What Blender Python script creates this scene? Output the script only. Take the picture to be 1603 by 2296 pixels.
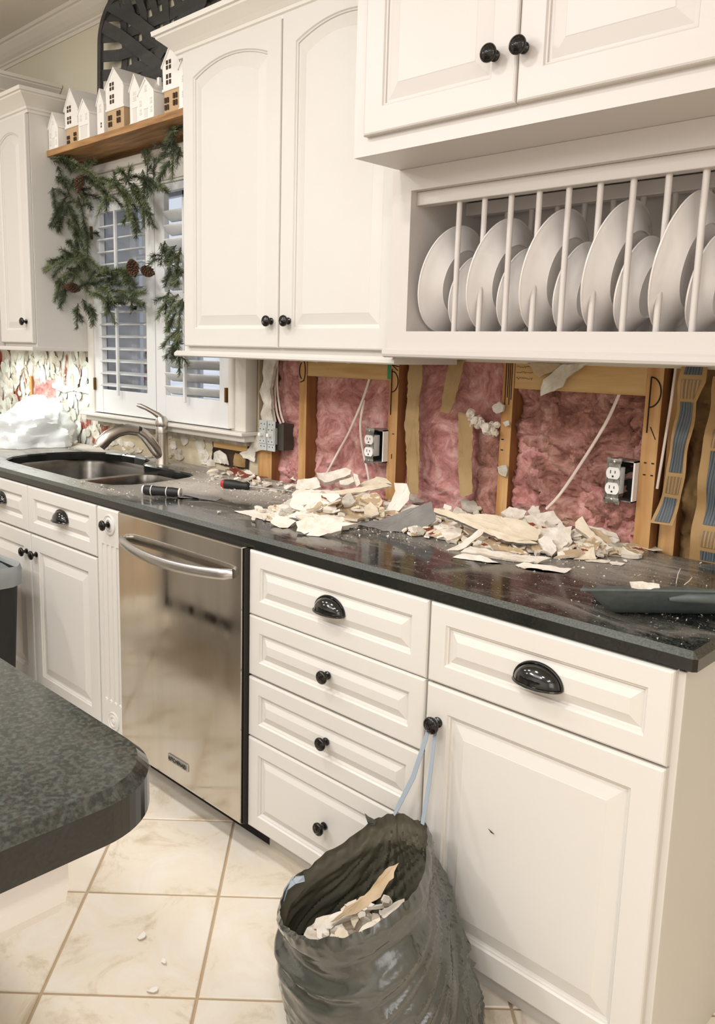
import bpy, bmesh, math, random
from mathutils import Vector, Matrix, noise
for o in list(bpy.data.objects): bpy.data.objects.remove(o)
S = bpy.context.scene
C = bpy.context.scene.collection
R = math.radians
PI = math.pi
# ---------------------------------------------------------------- camera
cd = bpy.data.cameras.new('camera'); cam = bpy.data.objects.new('camera', cd); C.objects.link(cam)
YAW, PITCH, ROLL, FPX = 0.7878, -0.1683, 0.0211, 1860.2
cam.location = (1.237, -1.3619, 1.4067)
fw = Vector((-math.sin(YAW)*math.cos(PITCH), math.cos(YAW)*math.cos(PITCH), math.sin(PITCH)))
rt = Vector((math.cos(YAW), math.sin(YAW), 0)); up = rt.cross(fw)
r2 = math.cos(ROLL)*rt + math.sin(ROLL)*up; u2 = -math.sin(ROLL)*rt + math.cos(ROLL)*up
cam.rotation_euler = Matrix((r2, u2, -fw)).transposed().to_euler()
cd.sensor_fit = 'VERTICAL'; cd.sensor_height = 36.0; cd.lens = FPX/2296*36.0
cd.shift_x = (801.5-713.8)/2296; cd.shift_y = -(1148-1095.2)/2296
cd.clip_start = 0.02
S.camera = cam
# ---------------------------------------------------------------- world, lights, exposure
S.view_settings.view_transform = 'Standard'; S.view_settings.look = 'None'
S.view_settings.gamma = 1.0; S.view_settings.use_curve_mapping = False
S.view_settings.exposure = 0.02
w = bpy.data.worlds.new('dusk'); S.world = w; w.use_nodes = True
w.node_tree.nodes['Background'].inputs[0].default_value = (0.74, 0.80, 0.92, 1)
w.node_tree.nodes['Background'].inputs[1].default_value = 1.0
CEIL = 2.85
CANS = [(-2.9,-1.15),(-1.6,-1.15),(-0.3,-1.15),(0.8,-1.95),(2.3,-2.0),(-2.9,-2.7),(-1.2,-2.7),(0.5,-2.7),(2.2,-2.7)]
CAN_W = 16.0
def area(name, loc, size, power, col, rot=(0,0,0), shape='DISK', sy=None):
    l = bpy.data.lights.new(name, 'AREA'); l.shape = shape; l.size = size; l.energy = power; l.color = col
    if sy: l.size_y = sy
    o = bpy.data.objects.new(name, l); o.location = loc; o.rotation_euler = rot; C.objects.link(o); return o
for x, y in CANS: area('can_light', (x, y, CEIL-0.02), 0.26, CAN_W, (0.965, 0.98, 1.0))
# added overhead fill that brightens the floor, and the strip under the far wall cabinet
area('overhead_fill_light', (-0.3,-2.9,CEIL-0.03), 1.8, 30.0, (0.97,0.98,1.0), shape='RECTANGLE', sy=1.2)
area('under_cabinet_light', (-2.75, 0.45, 1.345), 0.9, 5.0, (0.93,1.0,0.97), shape='RECTANGLE', sy=0.12)
# unseen fill lamp added on the right to brighten the right-facing sides
area('right_fill_light', (3.2,-2.2,1.7), 2.2, 22.0, (0.97,0.97,1.0), rot=(R(90),0,R(62)), shape='RECTANGLE', sy=1.6)
# broad fill lamp added behind the camera for ceiling, fronts and floor
area('rear_fill_light', (0.3,-4.1,1.5), 4.2, 5.0, (0.97,0.98,1.0), rot=(R(90),0,0), shape='RECTANGLE', sy=2.2)

# bare point lamp added to lift the dark ceiling; it has no fixture
pl = bpy.data.lights.new('ceiling_fill_light', 'POINT'); pl.energy = 25; pl.color = (1.0,0.98,0.95); pl.shadow_soft_size = 0.14
po_ = bpy.data.objects.new('ceiling_fill_light', pl); po_.location = (-0.9,-1.7,2.25); C.objects.link(po_)

# ---------------------------------------------------------------- materials
def lin(c): return tuple((v/12.92 if v <= 0.04045 else ((v+0.055)/1.055)**2.4) for v in c)
def hx(s): return lin(tuple(int(s[i:i+2],16)/255 for i in (0,2,4)))+(1,)
M = {}
def mat(name, col, rough=0.5, metal=0.0, spec=None, coat=0.0, col2=None, nscale=8, nd=6, stretch=None, bump=0.0, bscale=40, bdist=0.002, ramp=(0.35,0.65), sss=0, trans=0, alpha=1.0, aniso=0, emis=None):
    m = bpy.data.materials.new(name); m.use_nodes = True; nt = m.node_tree; N = nt.nodes; L = nt.links
    b = N['Principled BSDF']
    c = hx(col) if isinstance(col, str) else col
    b.inputs['Base Color'].default_value = c
    b.inputs['Roughness'].default_value = rough; b.inputs['Metallic'].default_value = metal
    if spec is not None: b.inputs['Specular IOR Level'].default_value = spec
    if coat: b.inputs['Coat Weight'].default_value = coat; b.inputs['Coat Roughness'].default_value = 0.1
    if trans: b.inputs['Transmission Weight'].default_value = trans
    if alpha < 1: b.inputs['Alpha'].default_value = alpha
    if sss: b.inputs['Subsurface Weight'].default_value = sss; b.inputs['Subsurface Radius'].default_value = (.02,.02,.02)
    tc = N.new('ShaderNodeTexCoord'); mp = N.new('ShaderNodeMapping'); L.new(tc.outputs['Object'], mp.inputs['Vector'])
    if stretch: mp.inputs['Scale'].default_value = stretch
    if col2:
        n = N.new('ShaderNodeTexNoise'); n.inputs['Scale'].default_value = nscale; n.inputs['Detail'].default_value = nd
        L.new(mp.outputs['Vector'], n.inputs['Vector'])
        r = N.new('ShaderNodeValToRGB'); L.new(n.outputs['Fac'], r.inputs['Fac'])
        e = r.color_ramp.elements; e[0].position, e[1].position = ramp; e[0].color = c; e[1].color = hx(col2)
        L.new(r.outputs['Color'], b.inputs['Base Color'])
    if bump:
        n2 = N.new('ShaderNodeTexNoise'); n2.inputs['Scale'].default_value = bscale; n2.inputs['Detail'].default_value = 5
        L.new(mp.outputs['Vector'], n2.inputs['Vector'])
        bp = N.new('ShaderNodeBump'); bp.inputs['Strength'].default_value = bump; bp.inputs['Distance'].default_value = bdist
        L.new(n2.outputs['Fac'], bp.inputs['Height']); L.new(bp.outputs['Normal'], b.inputs['Normal'])
    M[name] = m; return m
def nodes(name): 
    m = M[name]; return m.node_tree.nodes, m.node_tree.links, m.node_tree.nodes['Principled BSDF']
mat('paint', 'D6D1C9', 0.42, col2='D3CDC4', nscale=1.5, bump=0.05, bscale=60)
mat('paint_rack', 'CDC5BE', 0.4, bump=0.05, bscale=60)
mat('trim', 'DFD9CE', 0.4)
mat('shutter_white', 'E0E0DE', 0.35)
mat('wall_paint', 'D8D1BC', 0.8, bump=0.1, bscale=90)
mat('room_paint', 'E3DFD8', 0.85)
mat('ceiling_paint', 'E4DDD2', 0.9, bump=0.15, bscale=120)
mat('bronze', '17130F', 0.27, metal=0.6, spec=0.6, coat=0.4)
mat('black_pull', '0B0C0B', 0.13, metal=0.3, coat=0.9)
mat('sink_steel', '8A8783', 0.24, metal=1.0, col2='9A9792', nscale=3, stretch=(1,14,14))
mat('faucet_nickel', 'C0B8AE', 0.33, metal=1.0)
mat('handle_steel', 'C9C7C4', 0.3, metal=1.0)
mat('dark_gap', '241F1A', 0.8)
mat('dw_side', '5A564F', 0.45, metal=0.5)
mat('porcelain', 'ECE6E1', 0.1, coat=0.6, spec=0.6)
mat('shelf_wood', 'B98D5A', 0.6, col2='8A6238', nscale=5, stretch=(1,9,9), bump=0.2, bscale=20)
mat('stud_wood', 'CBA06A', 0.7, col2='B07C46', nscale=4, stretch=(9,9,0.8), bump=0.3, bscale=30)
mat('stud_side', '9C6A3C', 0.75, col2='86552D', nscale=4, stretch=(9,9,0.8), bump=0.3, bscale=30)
mat('block_wood', 'D0AD76', 0.7, col2='BE955C', nscale=5, stretch=(0.8,9,9), bump=0.25, bscale=30)
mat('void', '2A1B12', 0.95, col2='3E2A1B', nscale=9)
mat('kraft', 'B09468', 0.75, col2='A08257', nscale=6, bump=0.35, bscale=12, bdist=0.006)
mat('gyp', 'EDE4D7', 0.85, col2='D9CBB8', nscale=38, bump=0.6, bscale=70, bdist=0.004)
mat('gypd', 'CFC7B8', 0.9, col2='A69D8E', nscale=30, bump=0.6, bscale=60, bdist=0.004)
mat('smooth', 'F1E9DE', 0.7, col2='E7DCCD', nscale=12, bump=0.3, bscale=25, bdist=0.004)
mat('cream', 'E9DCC6', 0.75, col2='D8C5A8', nscale=14, bump=0.35, bscale=30, bdist=0.004)
mat('tan', 'B39A78', 0.75, col2='C7B091', nscale=20, bump=0.3, bscale=30)
mat('red', '8C4636', 0.7, col2='74392C', nscale=20)
mat('grey', '77736E', 0.75, col2='8B8680', nscale=14, bump=0.25, bscale=60)
mat('edge', 'D8CCBB', 0.9, bump=0.5, bscale=150, bdist=0.003)
mat('torn', 'E2DCD0', 0.9, col2='BFB4A2', nscale=22, bump=0.8, bscale=40, bdist=0.006)
mat('outlet_white', 'F2EEE8', 0.3)
mat('slot', '120F0D', 0.6)
mat('zinc', 'A9A8A2', 0.4, metal=0.8, col2='77746E', nscale=60)
mat('switch_grey', 'C6C9C6', 0.45, metal=0.2)
mat('cable', 'DCC6B8', 0.55, col2='E6D8CA', nscale=9)
mat('marker', '15110F', 0.8)
mat('tape_green', '2F8A56', 0.5)
mat('bag', '4B4D46', 0.2, spec=0.9, coat=0.7, col2='33352F', nscale=5, bump=0.5, bscale=22, bdist=0.006, stretch=(1,1,.35))
mat('bag_in', '565346', 0.3, spec=0.5, col2='5E5A4C', nscale=7, bump=0.4, bscale=12, bdist=0.01)
mat('ribbon', '98A2AC', 0.35)
mat('pan', '5D6664', 0.42, col2='535B59', nscale=60, bump=0.05)
mat('rubber', '1B1A19', 0.55, bump=0.25, bscale=300, bdist=0.0006)
mat('grip_white', 'DDD8D0', 0.5)
mat('red_plastic', 'B4262A', 0.35)
mat('blade', 'A9A8A8', 0.25, metal=1.0)
mat('basket', '3D3C3B', 0.75, col2='4A4947', nscale=4, stretch=(1,1,8), bump=0.15)
mat('needles', '59633F', 0.6, col2='8C9570', nscale=14)
mat('needles_dark', '434B36', 0.6, col2='6E785E', nscale=14)
mat('crumb_white', 'F8F4EC', 0.8)
mat('stem', '4A3A26', 0.8)
mat('cone', '4B3626', 0.8, col2='6A4E38', nscale=60)
mat('ceramic', 'F5F1EA', 0.35, coat=0.2)
mat('ceramic_tan', 'C6A77F', 0.8, bump=0.1)
mat('house_hole', '4A3524', 0.9)
mat('emboss', 'E4DED5', 0.5)
mat('white_plastic', 'DCDFDE', 0.35, sss=0.0, bump=0.3, bscale=9, bdist=0.02)
mat('bin_black', '1A1B1A', 0.45)
mat('bin_liner', '8E9291', 0.35, bump=0.6, bscale=14, bdist=0.01)
mat('grout', 'C2AA8C', 0.9, bump=0.3, bscale=200, bdist=0.001)
mat('brass', '6B4F2A', 0.35, metal=1.0)
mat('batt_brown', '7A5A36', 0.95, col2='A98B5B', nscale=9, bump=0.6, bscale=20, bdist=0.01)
mat('island_white', 'E6E0DB', 0.4)
mat('sash', 'E9EBF0', 0.4)
mat('lamp_face', 'FFFFFF', 0.5); _b = M['lamp_face'].node_tree.nodes['Principled BSDF']; _b.inputs['Emission Color'].default_value = (1,.93,.85,1); _b.inputs['Emission Strength'].default_value = 6
mat('glass', 'FFFFFF', 0.02, trans=1.0)
mat('siding', 'B4BCC9', 0.8, col2='9AA3B2', nscale=3)
# --- tile: mottled cream travertine look
mat('tile', 'E0CDB2', 0.4, spec=0.4)
N, L, b = nodes('tile')
tc = N.new('ShaderNodeTexCoord'); oi = N.new('ShaderNodeObjectInfo')
ad = N.new('ShaderNodeVectorMath'); ad.operation = 'ADD'; geo = N.new('ShaderNodeNewGeometry')
sc_ = N.new('ShaderNodeVectorMath'); sc_.operation = 'SCALE'; sc_.inputs['Scale'].default_value = 7.0
L.new(oi.outputs['Random'], sc_.inputs[0]); L.new(geo.outputs['Position'], ad.inputs[0]); L.new(sc_.outputs[0], ad.inputs[1])
n1 = N.new('ShaderNodeTexNoise'); n1.inputs['Scale'].default_value = 5.5; n1.inputs['Detail'].default_value = 9; n1.inputs['Roughness'].default_value = 0.68; n1.inputs['Distortion'].default_value = 0.6
L.new(ad.outputs[0], n1.inputs['Vector'])
r1 = N.new('ShaderNodeValToRGB'); e = r1.color_ramp.elements; e[0].position = 0.33; e[0].color = hx('D3C2A6'); e[1].position = 0.6; e[1].color = hx('F6EDDF')
x = e.new(0.46); x.color = hx('F3E6D2')
L.new(n1.outputs['Fac'], r1.inputs['Fac']); L.new(r1.outputs['Color'], b.inputs['Base Color'])
bp = N.new('ShaderNodeBump'); bp.inputs['Strength'].default_value = 0.12; bp.inputs['Distance'].default_value = 0.003
L.new(n1.outputs['Fac'], bp.inputs['Height']); L.new(bp.outputs['Normal'], b.inputs['Normal'])
# --- granite with dust
def granite(name, dusty):
    mat(name, '0D0D0C', 0.12, spec=0.6)
    N, L, b = nodes(name)
    geo = N.new('ShaderNodeNewGeometry')
    v = N.new('ShaderNodeTexNoise'); v.inputs['Scale'].default_value = 260 if dusty else 150; v.inputs['Detail'].default_value = 3
    L.new(geo.outputs['Position'], v.inputs['Vector'])
    r = N.new('ShaderNodeValToRGB'); e = r.color_ramp.elements
    e[0].position = 0.42; e[0].color = hx('10110F'); e[1].position = 0.72; e[1].color = hx('4A4D48' if dusty else '4F534E')
    L.new(v.outputs['Fac'], r.inputs['Fac'])
    if not dusty:
        r.color_ramp.elements[0].color = hx('2C2E2B')
        v2 = N.new('ShaderNodeTexNoise'); v2.inputs['Scale'].default_value = 95; v2.inputs['Detail'].default_value = 10; v2.inputs['Roughness'].default_value = 0.75
        L.new(geo.outputs['Position'], v2.inputs['Vector'])
        rr = N.new('ShaderNodeValToRGB'); e = rr.color_ramp.elements; e[0].position = .45; e[0].color = (.0,.0,.0,1); e[1].position = .75; e[1].color = (.8,.8,.8,1)
        L.new(v2.outputs['Fac'], rr.inputs['Fac'])
        mx = N.new('ShaderNodeMix'); mx.data_type = 'RGBA'; L.new(rr.outputs['Color'], mx.inputs['Factor']); L.new(r.outputs['Color'], mx.inputs[6]); mx.inputs[7].default_value = hx('565147')
        L.new(mx.outputs[2], b.inputs['Base Color']); b.inputs['Roughness'].default_value = 0.11
        return
    # plaster dust smeared over the stone: thick by the sink, the wall and the heaps, wiped thin near the front; paleness at the left is partly bright lamplight painted in
    sep = N.new('ShaderNodeSeparateXYZ'); L.new(geo.outputs['Position'], sep.inputs[0])
    def mth(op, a, c=None, clamp=False):
        m = N.new('ShaderNodeMath'); m.operation = op; m.use_clamp = clamp
        for i, q in enumerate((a, c)):
            if q is None: continue
            if isinstance(q, (int, float)): m.inputs[i].default_value = q
            else: L.new(q, m.inputs[i])
        return m.outputs[0]
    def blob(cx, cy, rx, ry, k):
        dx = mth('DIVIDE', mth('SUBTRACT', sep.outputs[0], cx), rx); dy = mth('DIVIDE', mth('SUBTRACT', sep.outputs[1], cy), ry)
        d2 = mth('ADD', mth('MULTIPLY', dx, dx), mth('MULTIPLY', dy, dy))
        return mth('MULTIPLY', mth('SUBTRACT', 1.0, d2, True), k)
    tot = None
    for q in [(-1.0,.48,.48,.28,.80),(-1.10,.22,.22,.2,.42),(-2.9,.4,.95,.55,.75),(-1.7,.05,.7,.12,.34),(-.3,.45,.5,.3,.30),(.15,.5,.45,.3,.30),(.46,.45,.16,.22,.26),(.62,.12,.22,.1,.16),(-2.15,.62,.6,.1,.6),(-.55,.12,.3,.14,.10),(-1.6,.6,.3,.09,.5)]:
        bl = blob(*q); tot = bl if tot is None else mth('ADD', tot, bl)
    nn = N.new('ShaderNodeTexNoise'); nn.inputs['Scale'].default_value = 7; nn.inputs['Detail'].default_value = 10; nn.inputs['Roughness'].default_value = .7; nn.inputs['Distortion'].default_value = 1.2
    mp = N.new('ShaderNodeMapping'); mp.inputs['Rotation'].default_value = (0,0,R(28)); mp.inputs['Scale'].default_value = (0.7,2.2,1)
    L.new(geo.outputs['Position'], mp.inputs['Vector']); L.new(mp.outputs[0], nn.inputs['Vector'])
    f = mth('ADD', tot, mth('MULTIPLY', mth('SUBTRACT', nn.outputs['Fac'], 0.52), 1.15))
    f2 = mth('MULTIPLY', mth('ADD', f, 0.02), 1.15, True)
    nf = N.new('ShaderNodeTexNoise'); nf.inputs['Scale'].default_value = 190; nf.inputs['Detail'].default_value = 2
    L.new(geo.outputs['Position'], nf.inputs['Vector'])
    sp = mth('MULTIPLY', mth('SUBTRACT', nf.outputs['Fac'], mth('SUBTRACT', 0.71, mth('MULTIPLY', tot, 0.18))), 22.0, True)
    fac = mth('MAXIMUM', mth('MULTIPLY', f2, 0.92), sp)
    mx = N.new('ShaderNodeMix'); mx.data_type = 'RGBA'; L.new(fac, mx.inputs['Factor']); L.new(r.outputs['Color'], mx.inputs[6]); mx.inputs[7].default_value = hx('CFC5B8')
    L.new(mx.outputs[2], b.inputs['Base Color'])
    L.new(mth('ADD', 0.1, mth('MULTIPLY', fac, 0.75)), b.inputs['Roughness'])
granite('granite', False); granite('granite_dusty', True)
mat('granite_edge', '111210', 0.14, spec=0.6, col2='1F211E', nscale=260, nd=3)
mat('granite_chamfer_glint', '3E413C', 0.22, spec=0.6, col2='565952', nscale=260, nd=3)  # paler than the edge stone: the slanted edge's highlight is put into the colour
# --- brushed steel of the dishwasher
mat('dw_steel', 'C6C1B9', 0.12, metal=1.0, col2='CBC6BE', nscale=2, stretch=(14,14,.6))
N, L, b = nodes('dw_steel')
n3 = N.new('ShaderNodeTexNoise'); n3.inputs['Scale'].default_value = 3; n3.inputs['Detail'].default_value = 8
g3 = N.new('ShaderNodeTexCoord'); mp3 = N.new('ShaderNodeMapping'); mp3.inputs['Scale'].default_value = (5,5,.8); L.new(g3.outputs['Object'], mp3.inputs[0]); L.new(mp3.outputs[0], n3.inputs['Vector'])
mr = N.new('ShaderNodeMapRange'); mr.inputs['From Min'].default_value=.35; mr.inputs['From Max'].default_value=.7; mr.inputs['To Min'].default_value = .07; mr.inputs['To Max'].default_value = .17
L.new(n3.outputs['Fac'], mr.inputs[0]); L.new(mr.outputs[0], b.inputs['Roughness'])
# --- insulation
def insul(name, a, c, d):
    mat(name, a, 0.95, bump=0.9, bscale=55, bdist=0.006)
    N, L, b = nodes(name)
    geo = N.new('ShaderNodeNewGeometry')
    n = N.new('ShaderNodeTexNoise'); n.inputs['Scale'].default_value = 9; n.inputs['Detail'].default_value = 9; n.inputs['Roughness'].default_value = .72; n.inputs['Distortion'].default_value = 1.6
    L.new(geo.outputs['Position'], n.inputs['Vector'])
    r = N.new('ShaderNodeValToRGB'); e = r.color_ramp.elements; e[0].position = .33; e[0].color = hx(c); e[1].position = .68; e[1].color = hx(d)
    x = e.new(.5); x.color = hx(a); L.new(n.outputs['Fac'], r.inputs['Fac']); L.new(r.outputs['Color'], b.inputs['Base Color'])
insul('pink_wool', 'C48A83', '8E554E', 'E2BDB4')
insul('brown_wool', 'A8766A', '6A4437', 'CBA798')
# --- printed facing paper: kraft with dark blue ink blocks and bar lines
mat('print', 'B08E60', 0.7, col2='9C7A4C', nscale=9)
def ink(name, base, line, freq, thr, k):
    mat(name, base, 0.6); N, L, b = nodes(name)
    geo = N.new('ShaderNodeNewGeometry'); sep = N.new('ShaderNodeSeparateXYZ'); L.new(geo.outputs['Position'], sep.inputs[0])
    def mN(op, a, c=None):
        m = N.new('ShaderNodeMath'); m.operation = op
        for i, q in enumerate((a, c)):
            if q is None: continue
            if isinstance(q, (int, float)): m.inputs[i].default_value = q
            else: L.new(q, m.inputs[i])
        return m.outputs[0]
    xx = mN('ADD', sep.outputs[0], mN('MULTIPLY', sep.outputs[2], -.09))
    f = mN('GREATER_THAN', mN('ADD', mN('SINE', mN('MULTIPLY', xx, freq)), mN('SINE', mN('MULTIPLY', xx, freq*.37))), thr)
    mx = N.new('ShaderNodeMix'); mx.data_type = 'RGBA'; L.new(mN('MULTIPLY', f, k), mx.inputs[0]); mx.inputs[6].default_value = hx(base); mx.inputs[7].default_value = hx(line)
    L.new(mx.outputs[2], b.inputs['Base Color'])
ink('ink_blue', '34404A', '7E7E78', 2600, .1, .55); ink('ink_bars', 'A08054', '4A4338', 2100, .2, .8)
# --- tan/red blotched drywall underside
mat('tanred', 'CDB898', 0.8, bump=0.4, bscale=40, bdist=0.004)
N, L, b = nodes('tanred')
geo = N.new('ShaderNodeNewGeometry'); n = N.new('ShaderNodeTexNoise'); n.inputs['Scale'].default_value = 26; n.inputs['Detail'].default_value = 4; L.new(geo.outputs['Position'], n.inputs['Vector'])
r = N.new('ShaderNodeValToRGB'); r.color_ramp.interpolation = 'CONSTANT'; e = r.color_ramp.elements; e[0].position = 0; e[0].color = hx('874232'); e[1].position = .42; e[1].color = hx('DCCBB0')
x = e.new(.5); x.color = hx('BCA27F'); x = e.new(.62); x.color = hx('E6DAC6'); L.new(n.outputs['Fac'], r.inputs['Fac']); L.new(r.outputs['Color'], b.inputs['Base Color'])
# --- stripped wall: brick-red underlayer under torn pale skins
mat('stripped', '9C5A4A', 0.85, bump=0.8, bscale=30, bdist=0.01)
N, L, b = nodes('stripped')
geo = N.new('ShaderNodeNewGeometry'); n = N.new('ShaderNodeTexNoise'); n.inputs['Scale'].default_value = 11; n.inputs['Detail'].default_value = 6; n.inputs['Roughness'].default_value = .6
mp = N.new('ShaderNodeMapping'); mp.inputs['Scale'].default_value = (1.6,1,.7); L.new(geo.outputs['Position'], mp.inputs[0]); L.new(mp.outputs[0], n.inputs['Vector'])
r = N.new('ShaderNodeValToRGB'); r.color_ramp.interpolation = 'LINEAR'; e = r.color_ramp.elements; e[0].position = .40; e[0].color = hx('8C4232'); e[1].position = .47; e[1].color = hx('C9BBAE')
x = e.new(.42); x.color = hx('B0887A'); x = e.new(.6); x.color = hx('D6D6CC'); x = e.new(.43); x.color = hx('8E9084'); L.new(n.outputs['Fac'], r.inputs['Fac']); L.new(r.outputs['Color'], b.inputs['Base Color'])
mat('skin', 'E6E8E0', 0.85, col2='CFD2C4', nscale=12, bump=0.5, bscale=40, bdist=0.004)
mat('plaster_wall', 'C9BCA0', 0.85, col2='B6A688', nscale=7, bump=0.6, bscale=25, bdist=0.006)
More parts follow.
